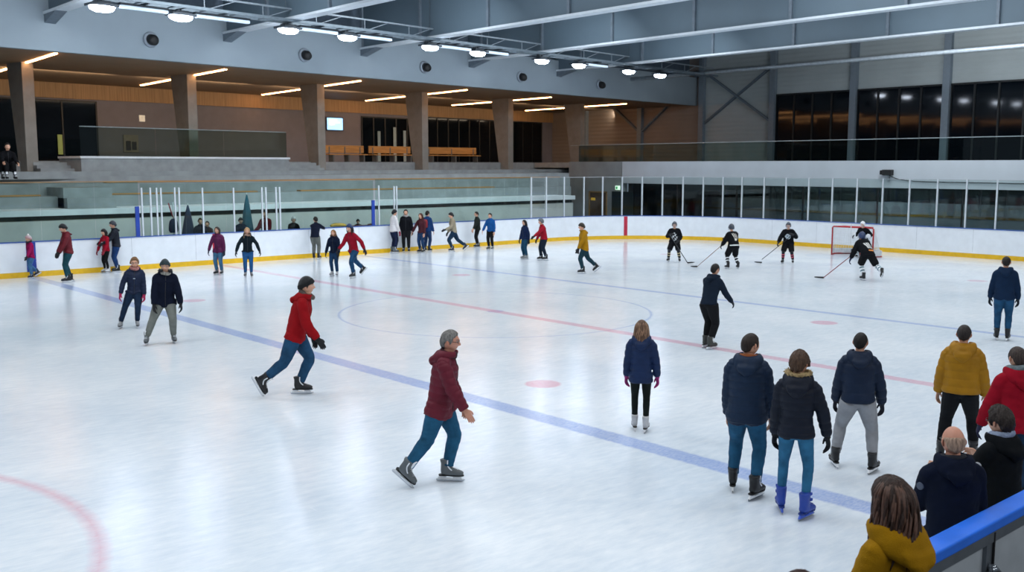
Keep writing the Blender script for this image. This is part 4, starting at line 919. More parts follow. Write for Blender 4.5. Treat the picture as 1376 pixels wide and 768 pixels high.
def lamp(p, label, grp):
    r_ = tag(empty('arena_lamp', p, B_A), label, 'lamp', grp)
    cs = [(0, 0, z) for z in (-.15, -.135, -.09, -.03, .02)]; q = (.12, .25, .37, .42, .42); b = MB(); b.add(*rings(cs, [(a, 0, 0) for a in q], [(0, a*.62, 0) for a in q], 16)); b.build('lens', lens, r_, True)
    b = MB(); b.box(-.45, .45, -.28, .28, .02, .10); b.box(-.25, .25, -.14, .14, .10, .20); b.box(-.03, .03, -.03, .03, .2, .27); b.box(-.03, .03, -.34, .34, .25, .28); b.build('housing', hous, r_, bevel=.02)
for i, t in enumerate(TL): lamp(bp(t, 31.5, 8.76), 'bright white arena lamp hanging from the truss, %s from the left' % wl[i], 'arena lamps along the truss')
for i, (t0, t1) in enumerate(((11.2, 13.9), (16.5, 18.2), (19.2, 21.4), (23.6, 25.4), (26.4, 28.2), (30.9, 32.9), (33.9, 35.4), (41.3, 43.2))):
    r_ = tag(empty('tube_batten', bp((t0+t1)/2, 31.5, 8.86), B_A), ['pale tube batten at far left of the lamp row', 'pale tube batten between the first and second lamps', 'pale tube batten right of the second lamp', 'pale tube batten between the third and fourth lamps', 'pale tube batten right of the fourth lamp', 'pale tube batten between the fifth and sixth lamps', 'pale tube batten right of the sixth lamp', 'pale tube batten right of the eighth lamp'][i], 'tube light', 'tube battens along the truss'); w = (t1-t0)/2
    b = MB(); b.box(-w, w, -.09, .09, .05, .12); b.box(-.03, .03, -.34, .34, .12, .18); b.build('housing', hous, r_); b = MB(); b.box(-w, w, -.08, .08, -.06, .05); b.build('lens', tubem, r_, bevel=.03)

# ---- far end: lower glazing, parapet, balcony rail, end wall
XP = 44.5
b = MB(); b.box(52, 52.2, -8, 40.4, 1.75, 3.6); b.box(44.8, 52.2, 40.3, 40.5, 0, 3.6); struct(b.build('wall_added_room', mat('added room wall dark', '2c3234', .8)), 'dark upper wall of the room added behind the end glazing')  # room added behind the glazing to lighten its lower half
b = MB(); b.box(51.9, 52.2, -8, 40.4, 0, 1.75); struct(b.build('wall_added_room_low', mat('added room wall pale', 'b9bfc2', .7)), 'pale lower wall of the room added to brighten the end glazing')  # added pale wall, brightens the glazing like reflected boards
b = MB(); b.box(51.86, 51.9, -8, 40.3, 1.0, 1.12); struct(b.build('trim_5', mat('hall stripe', 'a8843a', .7)), 'yellow stripe on the pale wall added behind the end glazing')
b = MB(); b.box(44.6, 52.2, -8, 40.4, -.02, .01); struct(b.build('floor_added_room', mat('hall floor', 'aab2b8', .6, var=.2, scale=.5)), 'pale floor of the room added to brighten the end glazing')
r_ = struct(empty('window_4', (XP, 20, 0)), 'long dark mirror-like glazing behind the end boards')
b = MB(); b.box(0, .05, -24, 19.9, 0, 2.72); b.build('glass', glass_mat('tinted glazing', 'b4bfc3', 1.8, .02), r_)
b = MB()
for y in np.arange(-24, 20, 4.05): b.box(-.03, .0, y-.04, y+.04, 0, 2.72)
b.build('window_frame', mull, r_)
b = MB(); b.box(XP-.15, XP+.3, -4, 40.6, 2.70, 3.97); struct(b.build('wall_right', mat('parapet white', 'c3ccd4', .6, var=.05, scale=.8)), 'white parapet above the end glazing')
b = MB(); b.box(XP-.05, XP+.3, 40.6, 45.2, 0, 3.97); struct(b.build('wall_corner', mat('corner concrete', '8b9396', .8, var=.12, scale=1.2, bump=.1, bscale=10)), 'grey concrete wall at the far corner')
b = MB(); b.box(XP+.3, 56.2, -4, 60, 3.6, 3.93); struct(b.build('balcony_floor', conc), 'balcony floor behind the parapet')
d_ = struct(empty('door_3', (XP-.06, 42.65, 0)), 'brown doorway in the corner wall'); b = MB(); b.box(0, .03, -.68, .68, 0, 2.12); b.build('door_panel', mat('brown door', '54463a', .6, var=.2), d_)
b = MB(); b.box(-.03, 0, -.78, -.68, 0, 2.18); b.box(-.03, 0, .68, .78, 0, 2.18); b.box(-.03, 0, -.78, .78, 2.1, 2.18); b.build('door_frame', mat('tan frame', '96794f', .6), d_)
b = MB(); b.box(-.05, -.03, .2, .55, 1.62, 1.78); b.build('door_sign', mat('yellow sign', 'd8b03a', .5, emit='d8b03a', estr=.3), d_)
d_ = struct(empty('door_4', (XP-.07, 40.65, 0)), 'dark double door in the corner wall'); b = MB(); b.box(0, .03, -.85, .85, 0, 2.2); b.build('door_panel', mat('dark door', '15262a', .35, var=.2), d_)
ex = tag(empty('exit_sign', (XP-.1, 40.97, 2.42)), 'small lit green and white exit sign above the dark door', 'sign'); b = MB(); b.box(-.06, 0, -.17, .17, -.12, .12); b.build('sign_case', mat('exit white', 'dff0e0', .5, emit='d8f0dc', estr=1.2), ex)
b = MB(); b.box(-.066, -.06, -.02, .12, -.08, .07); b.build('sign_mark', mat('exit green', '35a060', .5, emit='38b068', estr=.7), ex)
rl = tag(empty('glass_balustrade', (XP+.1, 20, 3.97)), 'long glass balustrade on the white parapet in front of the upper windows', 'balustrade')
for y in np.arange(-22, 24.5, 3.1):
    b = MB(); b.box(0, .015, y+.01, y+3.09, 0, 1.0); b.build('glass_pane', glass_mat('parapet glass', 'e2efec', .8), rl)
b = MB(); b.box(-.02, .03, -22, 25.2, 1.0, 1.03); b.build('handrail', mat('rail pale', 'a9b6ba', .35, .4), rl)
def corr(name, col):
    m = mat(name, col, .6, var=.05, scale=.7); nt = m.node_tree; N = nt.nodes; L = nt.links; tc = N.new('ShaderNodeTexCoord'); w = N.new('ShaderNodeTexWave'); w.bands_direction = 'Z'; w.inputs['Scale'].default_value = 1.1
    L.new(tc.outputs['Object'], w.inputs['Vector']); bp_ = N.new('ShaderNodeBump'); bp_.inputs['Strength'].default_value = .4; bp_.inputs['Distance'].default_value = .04; L.new(w.outputs['Fac'], bp_.inputs['Height']); L.new(bp_.outputs[0], N['Principled BSDF'].inputs['Normal']); return m
XE = 56.; EY = [55.0, 49.4, 43.8, 38.1, 32.4, 26.7, 21.0, 15.3, 9.6]
b = MB(); b.box(XE, XE+.3, -4, 43.8, 3.9, 14); struct(b.build('wall_end', corr('end cladding', 'a3adb0')), 'grey corrugated end wall with tall columns')
b = MB(); b.box(XE, XE+.3, 43.8, 60, 3.9, 14); struct(b.build('wall_end_left', corr('end cladding warm lit', '837b76')), 'corrugated end wall beyond the terrace, coloured brownish as if lit warm')  # warm light put into the cladding colour of this stretch
wn = 5
for i, (y0, y1) in enumerate(zip(EY[3:-1], EY[4:])):
    r_ = struct(empty('window_%d' % (wn+i), (XE-.02, (y0+y1)/2, 3.93)), 'tall dark window in the end wall'); w = (y0-y1)/2-.2
    b = MB(); b.box(-.03, .02, -w, w, 0, 4.36); b.build('glass', dark_gl, r_)
    b = MB()
    for k in range(5): y = -w+2*w*k/4; b.box(-.09, -.02, y-.05, y+.05, 0, 4.36)
    b.box(-.09, -.02, -w, w, 4.26, 4.36); b.build('window_frame', mull, r_)
stl = mat('steel column', '7d8a96', .55, .2, var=.05)
for i, y in enumerate(EY): b = MB(); b.box(-.3, 0, -.2, .2, 0, 10); o = struct(b.build('steel_column', stl), 'steel column on the end wall'); o.location = (XE-.02, y, 3.9)
for z in (10.05, 12.2): b = MB(); b.box(XE-.25, XE-.05, -4, 60, z-.1, z+.1); struct(b.build('wall_rail', mat('wall rail', '55616c', .6)), 'horizontal steel rail on the end wall')
for y0, y1, lb_ in ((43.8, 38.1, 'crossed steel braces on the grey end wall'), (55, 43.8, 'steel V braces on the warm toned end wall')):
    r_ = tag(empty('cross_brace', (XE-.15, (y0+y1)/2, 3.9)), lb_, 'brace'); h = (y0-y1)/2
    if h < 4:
        for s_ in (-1, 1): b = MB(); b.bar((-.05*s_, -h*s_, 2.6), (-.05*s_, h*s_, 6.3), .12, .22, (1, 0, 0)); b.build('brace_bar', stf, r_)
    else:
        for s_ in (-1, 1): b = MB(); b.bar((0, h*s_, 6.3), (0, 0, 2.2), .12, .22, (1, 0, 0)); b.build('brace_bar', stf, r_)
# floodlight box and cable on the parapet
r_ = tag(empty('floodlight', (XP-.25, 23.75, 3.17)), 'black box lamp on a short arm at the parapet, right of the goal', 'floodlight')
b = MB(); b.box(-.2, .1, -.22, .22, .12, .38); b.box(-.15, .05, .24, .36, .15, .35); b.build('lamp_box', spk, r_, bevel=.02); b = MB(); b.box(-.03, .03, -.03, .03, -.2, .12); b.box(0, .15, -.03, .03, 0, .05); b.build('arm', pipe_m, r_)
b = MB(); b.tube(catmull([(XP-.165, 23.8, 3.3), (XP-.165, 23.2, 3.1), (XP-.165, 22.2, 3.02), (XP-.165, 20, 3.0), (XP-.165, 17, 2.98)], 5), .015, 6); tag(b.build('cable', spk, None, True), 'thin dark cable running right from the black box lamp', 'cable')

# ---- goal
gl_ = tag(empty('hockey_goal', (38.0, 21.85, 0)), 'red framed hockey goal with white net in front of the end boards', 'goal')
fr_ = mat('goal red', 'b0252c', .4); b = MB(); hw, hh = .93, 1.2
b.tube([(0, -hw, 0), (0, -hw, hh-.05), (0, -hw+.05, hh), (0, hw-.05, hh), (0, hw, hh-.05), (0, hw, 0)], .032, 10)
b.tube([(0, hw, .03), (.5, hw+.12, .03), (.95, hw*.75, .03), (1.08, 0, .03), (.95, -hw*.75, .03), (.5, -hw-.12, .03), (0, -hw, .03)], .03, 8)
b.tube([(0, hw-.05, hh), (.45, hw*.7, hh), (.5, 0, hh), (.45, -hw*.7, hh), (0, -hw+.05, hh)], .025, 8); b.tube([(.5, 0, hh), (1.08, 0, .03)], .022, 8); b.build('goal_frame', fr_, gl_, True)
net = mat('goal net', 'd8dcde', .8); b = MB(); tp_ = [(0, hw, hh), (.3, hw*.85, hh), (.48, hw*.4, hh), (.5, 0, hh), (.48, -hw*.4, hh), (.3, -hw*.85, hh), (0, -hw, hh)]; bt = [(0, hw, .05), (.5, hw+.1, .05), (.92, hw*.6, .05), (1.06, 0, .05), (.92, -hw*.6, .05), (.5, -hw-.1, .05), (0, -hw, .05)]
TP, BT = catmull(tp_, 6), catmull(bt, 6)
for p, q in zip(TP, BT): b.bar(p, q, .010, .010, (.3, .4, .1))
for t in np.linspace(.04, 1, 13): 
    rr_ = TP*(1-t)+BT*t
    for p, q in zip(rr_, rr_[1:]): b.bar(p, q, .010, .010)
for t in np.linspace(.1, .9, 7): b.bar((0, hw*(1-2*t), hh), (.48*math.sin(math.pi*(t*.8+.1)), hw*.9*(1-2*t), hh), .01, .01)
b.build('net', net, gl_); b = MB(); sweep(b, [(x, y) for x, y, z in catmull(bt, 3)], -.03, .03, .06, .26); b.build('base_skirt', mat('net skirt', 'c9cdd0', .8), gl_)
# ---------------------------------------------------------------- everyone in the hall
PEOPLE = [
    {'label': 'girl in magenta jacket and white pompom hat skating at far left by the boards', 'group': 'public skaters on the ice', 'near': 0, 'fem': 1, 'heads': 1.12, 'hair': ('short', '3a2a22'), 'hat': 'beanie', 'hatc': 'e6dcdc', 'cuffc': 'e3b6bc', 'pom': 1, 'scarf': '3a3440', 'jk': {'c': 'b3195f', 'cut': 'coat', 'hem': -0.1}, 'tr': ('denim', '5286b5'), 'sk': ('hockey', '202c46', '101114', 'c9ccd2', 'e4e7ea'), 'glove': '1d1d26', 'aL': (26, 10, 6), 'aR': (-10, 10, 10), 'fL': (-0.08, 0.05, 0, -8), 'fR': (0.1, -0.28, 0.05, 15, 30), 'at': (9.875, 35.584), 'yaw': 1.789, 'h': 1.431, 'seed': 11},
    {'label': 'man in dark red padded jacket and black beanie gliding left near the far boards', 'group': 'public skaters on the ice', 'near': 0, 'hat': 'beanie', 'hatc': '141519', 'hair': ('short', '2a211c'), 'jk': {'c': '7c1f2c', 'cut': 'puffer', 'hood': 0.5}, 'tr': ('denim', '245864'), 'sk': ('hockey', '17191d', '101114', 'dfe2e6', 'e4e7ea'), 'glove': '15161a', 'aL': (24, 6, 6), 'aR': (18, 8, 8), 'lean': 7, 'head': (0, 10), 'fL': (-0.09, 0.08, 0, 0), 'fR': (0.1, -0.04, 0, 0), 'at': (10.449, 33.563), 'yaw': 1.478, 'h': 1.887, 'seed': 18},
    {'label': 'woman in red jacket, black hat and white skates close to the far boards', 'group': 'public skaters on the ice', 'near': 0, 'fem': 1, 'heads': 1.06, 'hat': 'beanie', 'hatc': '17171b', 'hair': ('long', '241a17'), 'jk': {'c': 'b4142f', 'cut': 'coat'}, 'tr': ('slim', '15181c'), 'sk': ('figure', 'e4e4e6', '2a2320', 'e9e9ea', 'd9dade'), 'glove': 'a31530', 'aR': (14, 16, 8), 'aL': (14, 8, 20), 'marks': [(.33, .22, .025, lambda u, v: True, 'e8dcdc', False)], 'at': (12.358, 35.62), 'yaw': 1.848, 'h': 1.545, 'seed': 25},
    {'label': 'man in black padded jacket and grey beanie behind the woman in red at far left', 'group': 'public skaters on the ice', 'near': 0, 'hat': 'beanie', 'hatc': '41464f', 'hair': ('short', '2a211c'), 'jk': {'c': '151c2b', 'cut': 'puffer', 'hood': 0.5}, 'tr': ('denim', '22467e'), 'sk': ('hockey', '17191d', '101114', 'dfe2e6', 'e4e7ea'), 'glove': '14161c', 'aL': (34, 6, 24), 'aR': (40, 8, 20), 'lean': 6, 'at': (12.719, 35.62), 'yaw': 1.315, 'h': 1.817, 'seed': 32},
    {'label': 'woman in navy jacket and bright pink gloves, left of a couple facing the viewer', 'group': 'public skaters on the ice', 'near': 1, 'fem': 1, 'hair': ('full', '7d5d3e'), 'scarf': 'd58f88', 'glasses': 1, 'jk': {'c': '1b2b4b', 'cut': 'puffer', 'hood': 0.5, 'zipc': '101826'}, 'tr': ('denim', '1e3450'), 'sk': ('figure', 'a9adae', '222426', 'e0e0e2', 'd8dade'), 'glove': 'cc2a62', 'aR': (6, 24, 8), 'aL': (4, 5, 12), 'fL': (-0.03, 0, 0, -6), 'fR': (0.36, -0.02, 0, 10), 'side': -3, 'lean': 5, 'marks': [(.36, .05, .018, lambda u, v: abs(v) < .8, 'b9c4d2', False)], 'at': (8.602, 23.048), 'yaw': 2.713, 'h': 1.634, 'seed': 39},
    {'label': 'man in dark navy coat and teal beanie, right of a couple facing the viewer', 'group': 'public skaters on the ice', 'near': 1, 'hat': 'beanie', 'hatc': '35474e', 'hair': ('short', '3a2d24'), 'glasses': 1, 'scarf': 'a9a59c', 'jk': {'c': '131c31', 'cut': 'coat', 'hem': -0.13, 'bulk': 0.038, 'hood': 0.6, 'fur': '1b1c22'}, 'tr': ('loose', '8f938c'), 'sk': ('hockey', '6d7478', '17191c', 'dfe2e6', 'e4e7ea'), 'glove': '14161b', 'aR': (4, 10, 12), 'aL': (6, 14, 14), 'fL': (-0.14, 0.0, 0, -6), 'fR': (0.38, 0.02, 0, 12), 'lean': 9, 'side': -3, 'head': (10, 0), 'at': (8.301, 20.569), 'yaw': 2.822, 'h': 1.8, 'seed': 46},
    {'label': 'man in bright red fleece jacket and black beanie striding to the right', 'group': 'public skaters on the ice', 'near': 2, 'hat': 'beanie', 'hatc': '15181c', 'hair': ('crop', '3b2c24'), 'skin': 'fair', 'scarf': '6d5f57', 'jk': {'c': 'b5161f', 'cut': 'coat', 'hem': -0.09, 'hood': 0.75, 'bulk': 0.034}, 'tr': ('denim', '28567c'), 'sk': ('hockey', '1a1b20', '141518', 'dfe2e6', 'e4e7ea'), 'glove': '15171b', 'lean': 17, 'crouch': 0.015, 'fL': (-0.07, 0.06, 0, 2), 'fR': (0.1, -0.43, 0.02, 22, 58), 'aR': (10, 10, 26), 'aL': (0, 10, 20), 'pel': (0, 0.03), 'head': (0, -8), 'at': (7.955, 14.47), 'yaw': -2.183, 'h': 1.954, 'seed': 53},
    {'label': 'woman in plum purple jacket with dark hair in front of the red board stripe', 'group': 'public skaters on the ice', 'near': 0, 'fem': 1, 'hair': ('long', '2a1f1c'), 'jk': {'c': '6c1c55', 'cut': 'puffer', 'hem': -0.15}, 'tr': ('denim', '4f80a6'), 'sk': ('hockey', '17191d', '101114', 'dfe2e6', 'e4e7ea'), 'glove': '1a2140', 'aR': (8, 22, 6), 'aL': (0, 12, 8), 'at': (15.061, 32.462), 'yaw': 2.218, 'h': 1.658, 'seed': 60},
    {'label': 'woman in dark teal jacket with both arms held out from her sides', 'group': 'public skaters on the ice', 'near': 0, 'fem': 1, 'hair': ('long', 'b08d63'), 'scarf': 'cfa892', 'jk': {'c': '1a2a33', 'cut': 'coat', 'hood': 0.8, 'fur': '4a3a32'}, 'tr': ('denim', '2c68a4'), 'sk': ('figure', '8f8a8c', '222426', 'e0e0e2', 'd8dade'), 'glove': '1c2430', 'aR': (6, 32, 8), 'aL': (6, 34, 8), 'lean': 3, 'at': (15.492, 31.158), 'yaw': 2.68, 'h': 1.675, 'seed': 67},
    {'label': 'man in navy jacket leaning on the far boards, back to the ice', 'group': 'public skaters on the ice', 'near': 0, 'hair': ('short', '17140f'), 'jk': {'c': '141c31', 'cut': 'coat', 'hem': -0.05}, 'tr': ('loose', '7a7d78'), 'sk': ('hockey', '17191d', '101114', 'dfe2e6', 'e4e7ea'), 'glove': '1a1c22', 'lean': 27, 'side': -4, 'crouch': 0.02, 'aL': ('t', (-0.26, 0.66, 1.26)), 'aR': ('t', (0.14, 0.64, 1.24)), 'head': (-40, -10), 'pel': (0, -0.1), 'at': (20.542, 35.34), 'yaw': -0.876, 'h': 1.698, 'seed': 74},
    {'label': 'woman in navy fur hood jacket and white skates, left of a hand holding pair', 'group': 'public skaters on the ice', 'near': 0, 'fem': 1, 'hair': ('long', '8a6238'), 'jk': {'c': '15243f', 'cut': 'coat', 'hood': 0.9, 'fur': '6a5138'}, 'tr': ('denim', '22486f'), 'sk': ('figure', 'e4e4e6', '2a2320', 'e9e9ea', 'd9dade'), 'glove': '14161c', 'aR': (10, 16, 6), 'aL': (12, 12, 14), 'lean': 4, 'at': (17.869, 29.53), 'yaw': 2.213, 'h': 1.578, 'seed': 81},
    {'label': 'woman in crimson jacket and blue cap with one arm stretched back, right of a pair', 'group': 'public skaters on the ice', 'near': 0, 'fem': 1, 'hat': 'beanie', 'hatc': '2b4676', 'hair': ('long', '271c18'), 'jk': {'c': 'b51a33', 'cut': 'coat'}, 'tr': ('denim', '23527c'), 'sk': ('hockey', '17191d', '101114', 'dfe2e6', 'e4e7ea'), 'glove': '1a1a26', 'lean': 15, 'fL': (-0.06, 0.1, 0, 0), 'fR': (0.1, -0.5, 0.05, 18, 45), 'aL': (-12, 48, 8), 'aR': (22, 14, 24), 'at': (18.057, 28.611), 'yaw': 1.846, 'h': 1.819, 'seed': 88},
    {'label': 'person in white padded jacket and dark trousers standing against the far boards', 'group': 'public skaters on the ice', 'near': 0, 'hat': 'beanie', 'hatc': '14141a', 'hair': ('short', '17140f'), 'jk': {'c': 'fffafa', 'cut': 'puffer'}, 'tr': ('denim', '1c2647'), 'sk': ('hockey', '6d7478', '17191c', 'dfe2e6', 'e4e7ea'), 'glove': 'b32440', 'aR': (6, 10, 12), 'at': (24.493, 35.62), 'yaw': -1.65, 'h': 1.873, 'seed': 95},
    {'label': 'person dressed all in black facing the viewer against the far boards', 'group': 'public skaters on the ice', 'near': 0, 'hair': ('short', '1c1613'), 'jk': {'c': '15181f', 'cut': 'coat'}, 'scarf': 'c4c0bc', 'tr': ('loose', '181a20'), 'sk': ('hockey', '17191d', '101114', 'dfe2e6', 'e4e7ea'), 'glove': '15161b', 'aL': (4, 14, 10), 'aR': (4, 12, 10), 'at': (25.156, 35.62), 'yaw': 2.457, 'h': 1.854, 'seed': 102},
    {'label': 'woman in maroon jacket with long auburn hair chatting in a close group at the boards', 'group': 'public skaters on the ice', 'near': 0, 'fem': 1, 'hair': ('long', '4a2419'), 'jk': {'c': '511624', 'cut': 'puffer'}, 'tr': ('denim', '24456f'), 'sk': ('hockey', '17191d', '101114', 'dfe2e6', 'e4e7ea'), 'aR': (16, 26, 10), 'aL': (4, 8, 10), 'at': (25.489, 34.929), 'yaw': 1.848, 'h': 1.707, 'seed': 109},
    {'label': 'man in blue jacket with a red backpack seen from behind beside the group', 'group': 'public skaters on the ice', 'near': 0, 'hair': ('short', '17130f'), 'jk': {'c': '214780', 'cut': 'coat'}, 'backpack': 'a3202f', 'tr': ('denim', '25416f'), 'sk': ('hockey', '17191d', '101114', 'dfe2e6', 'e4e7ea'), 'aL': (10, 20, 20), 'aR': (6, 10, 14), 'at': (25.993, 35.235), 'yaw': -1.159, 'h': 1.778, 'seed': 116},
    {'label': 'man in cream jacket pushing off to the left by the far boards', 'group': 'public skaters on the ice', 'near': 0, 'hat': 'beanie', 'hatc': '17161a', 'hair': ('short', '1c1613'), 'jk': {'c': 'b8ac92', 'cut': 'coat', 'hem': -0.04}, 'tr': ('denim', '1d3b57'), 'sk': ('hockey', '1d2a44', '101114', 'dfe2e6', 'e4e7ea'), 'lean': 9, 'fL': (-0.06, 0.08, 0, 0), 'fR': (0.1, -0.52, 0.03, 16, 42), 'aL': (20, 8, 50), 'aR': (0, 14, 30), 'glove': '17181e', 'at': (26.917, 34.522), 'yaw': 1.119, 'h': 1.713, 'seed': 123},
    {'label': 'person in dark olive jacket with one arm reaching forward near the far boards', 'group': 'public skaters on the ice', 'near': 0, 'hair': ('short', '15120f'), 'jk': {'c': '2a312f', 'cut': 'coat'}, 'tr': ('slim', '15171c'), 'sk': ('hockey', '17191d', '101114', 'dfe2e6', 'e4e7ea'), 'aL': (28, 14, 6), 'aR': (6, 10, 14), 'lean': 4, 'at': (29.049, 35.472), 'yaw': 1.199, 'h': 1.646, 'seed': 130},
    {'label': 'person in bright blue jacket and black trousers near the far boards', 'group': 'public skaters on the ice', 'near': 0, 'hair': ('short', '15120f'), 'jk': {'c': '1f63ae', 'cut': 'coat'}, 'tr': ('loose', '15171c'), 'sk': ('hockey', '6d7478', '17191c', 'dfe2e6', 'e4e7ea'), 'aR': (18, 20, 8), 'aL': (4, 12, 8), 'at': (28.711, 34.141), 'yaw': 1.919, 'h': 1.635, 'seed': 137},
    {'label': 'woman in navy jacket with long black hair holding hands with the person in red', 'group': 'public skaters on the ice', 'near': 0, 'fem': 1, 'hair': ('long', '15110f'), 'jk': {'c': '1a2d55', 'cut': 'coat'}, 'tr': ('denim', '1e5474'), 'sk': ('figure', 'a9adae', '222426', 'e0e0e2', 'd8dade'), 'glove': '14161c', 'aR': (8, 10, 8), 'aL': (-8, 16, 12), 'lean': 4, 'at': (26.88, 29.801), 'yaw': 1.448, 'h': 1.577, 'seed': 144},
    {'label': 'person in scarlet jacket and grey helmet reaching forward to the woman in navy', 'group': 'public skaters on the ice', 'near': 0, 'hat': 'cap', 'hatc': '585d62', 'hair': ('short', '2a211c'), 'jk': {'c': 'b81f34', 'cut': 'coat'}, 'tr': ('denim', '1b2a3d'), 'sk': ('hockey', '17191d', '101114', 'dfe2e6', 'e4e7ea'), 'glove': '17181e', 'lean': 12, 'aL': (46, 6, 6), 'aR': (10, 10, 14), 'fL': (-0.09, -0.06, 0, 0), 'fR': (0.1, 0.1, 0, 0), 'at': (27.117, 28.958), 'yaw': 1.132, 'h': 1.662, 'seed': 151},
    {'label': 'skater in mustard yellow jacket and dark hat pushing off left, alone in mid rink', 'group': 'public skaters on the ice', 'near': 0, 'hat': 'beanie', 'hatc': '3d3428', 'hair': ('short', '2a211c'), 'jk': {'c': 'c18c16', 'cut': 'coat', 'hem': -0.11, 'hood': 0.7}, 'tr': ('denim', '1f4452'), 'sk': ('hockey', '17191d', '101114', 'dfe2e6', 'e4e7ea'), 'glove': '17181e', 'lean': 9, 'fL': (-0.06, 0.08, 0, 0), 'fR': (0.1, -0.44, 0.03, 18, 40), 'aL': (20, 8, 8), 'aR': (2, 10, 12), 'at': (24.835, 24.455), 'yaw': 1.059, 'h': 1.765, 'seed': 158},
    {'label': 'leftmost hockey player, dark jersey, facing the viewer with stick blade on the ice', 'group': 'hockey players near the goal', 'near': 0, 'hat': 'helmet', 'cagec': '9aa0a8', 'hair': ('crop', '2a211c'), 'jk': {'c': '13161c', 'cut': 'jersey', 'bulk': 0.055, 'hem': -0.1, 'nocollar': 1, 'zip': 0}, 'tr': ('breezers', '14161b'), 'fat': 1, 'glove': '191b22', 'girth': 1.04, 'hatc': '39414d', 'sock': ('1d2026', 'c9b98f'), 'sk': ('hockey', '17191d', '101114', 'dfe2e6', 'e4e7ea'), 'fL': (-0.22, 0.06, 0, -12), 'fR': (0.24, 0.02, 0, 12), 'crouch': 0.08, 'lean': 16, 'aR': ('t', (0.18, 0.3, 1.16)), 'aL': ('t', (-0.2, 0.34, 0.94)), 'marks': [(.26, .30, .36, lambda u, v: u*u+v*v < .95 and math.sin(7*u+3*v*v)*math.cos(6*v-2*u) > .05, 'cfd3d6', False)], 'stick': ((0.2, 0.32, 1.2), (-0.62, 0.62, 0.03), (-0.9, -0.45, 0), '2a2c30', 'dark hockey stick held by the leftmost player', '17181b'), 'at': (30.53, 25.138), 'yaw': 2.155, 'h': 1.578, 'seed': 165},
    {'label': 'hockey player turned away with pale claw shaped crest on the back', 'group': 'hockey players near the goal', 'near': 0, 'hat': 'helmet', 'cagec': '9aa0a8', 'hair': ('crop', '2a211c'), 'jk': {'c': '13161c', 'cut': 'jersey', 'bulk': 0.055, 'hem': -0.1, 'nocollar': 1, 'zip': 0}, 'tr': ('breezers', '14161b'), 'fat': 1, 'glove': '191b22', 'girth': 1.04, 'hatc': '313844', 'sock': ('16181d', 'e4e6e8'), 'sk': ('hockey', '17191d', '101114', 'dfe2e6', 'e4e7ea'), 'fL': (-0.2, 0.05, 0, -8), 'fR': (0.2, -0.03, 0, 12), 'crouch': 0.07, 'lean': 18, 'aL': ('t', (-0.3, 0.36, 0.92)), 'aR': ('t', (-0.02, 0.36, 1.12)), 'marks': [(.32, .32, .36, lambda u, v: any(abs(u-q-.45*v-.12*v*v) < .11*(1-.7*abs(v-.2)) and -.55 < v < .9-abs(q)*.4 for q in (-.55, -.15, .25)) or (u+.15)**2+(v+.62)**2*1.6 < .10, 'cdc9c0', True), (.02, .40, .04, lambda u, v: True, 'd8dadc', True)], 'stick': ((0.02, 0.36, 1.16), (-1.05, 0.95, 0.03), (-0.95, -0.2, 0), '8d7a6c', 'hockey stick with black blade held by the player with the back crest', '141518'), 'at': (30.036, 21.98), 'yaw': -0.415, 'h': 1.619, 'seed': 172},
    {'label': 'hockey player with pale round chest crest and red sock stripes, left of the goal', 'group': 'hockey players near the goal', 'near': 0, 'hat': 'helmet', 'cagec': '9aa0a8', 'hair': ('crop', '2a211c'), 'jk': {'c': '13161c', 'cut': 'jersey', 'bulk': 0.055, 'hem': -0.1, 'nocollar': 1, 'zip': 0}, 'tr': ('breezers', '14161b'), 'fat': 1, 'glove': '191b22', 'girth': 1.04, 'hatc': '3f4854', 'sock': ('15171c', 'd04a62'), 'sk': ('hockey', '17191d', '101114', 'dfe2e6', 'e4e7ea'), 'fL': (-0.2, 0.0, 0, -10), 'fR': (0.2, 0.04, 0, 10), 'crouch': 0.07, 'lean': 14, 'aR': ('t', (0.36, 0.3, 0.92)), 'aL': ('t', (-0.22, 0.28, 1.22)), 'marks': [(.30, .26, .26, lambda u, v: u*u+v*v < .8 and math.sin(5*u+1)*math.sin(6*v+2*u) < .45, 'b8c4cc', False)], 'stick': ((-0.24, 0.29, 1.26), (1.02, 0.34, 0.16), (0.95, 0.3, 0), '22252a', 'dark hockey stick held out by the player left of the goal', '15171a'), 'at': (33.276, 21.81), 'yaw': 2.011, 'h': 1.588, 'seed': 179},
    {'label': 'goalkeeper in white mask and white leg pads standing in the goal mouth', 'group': 'hockey players near the goal', 'near': 0, 'hat': 'helmet', 'cagec': 'd8dce0', 'hair': ('crop', '2a211c'), 'jk': {'c': '13161c', 'cut': 'jersey', 'bulk': 0.055, 'hem': -0.1, 'nocollar': 1, 'zip': 0}, 'tr': ('breezers', '14161b'), 'fat': 1, 'glove': '191b22', 'girth': 1.04, 'hatc': 'e4e7ea', 'sock': ('15171c', 'e4e6e8'), 'sk': ('hockey', '17191d', '101114', 'dfe2e6', 'e4e7ea'), 'fL': (-0.2, 0.04, 0, -6), 'fR': (0.24, 0.04, 0, 6), 'crouch': 0.12, 'lean': 14, 'goalie': 1, 'aL': ('t', (-0.38, 0.25, 0.98)), 'aR': ('t', (0.36, 0.22, 1.02)), 'stick': ((0.5, 0.3, 1.55), (0.42, 0.42, 0.62), (0.5, 0.6, -0.4), 'c9ccd0', 'pale goalkeeper stick held upright beside the goal', 'd8dadd'), 'at': (37.559, 21.077), 'yaw': 1.559, 'h': 1.491, 'seed': 186},
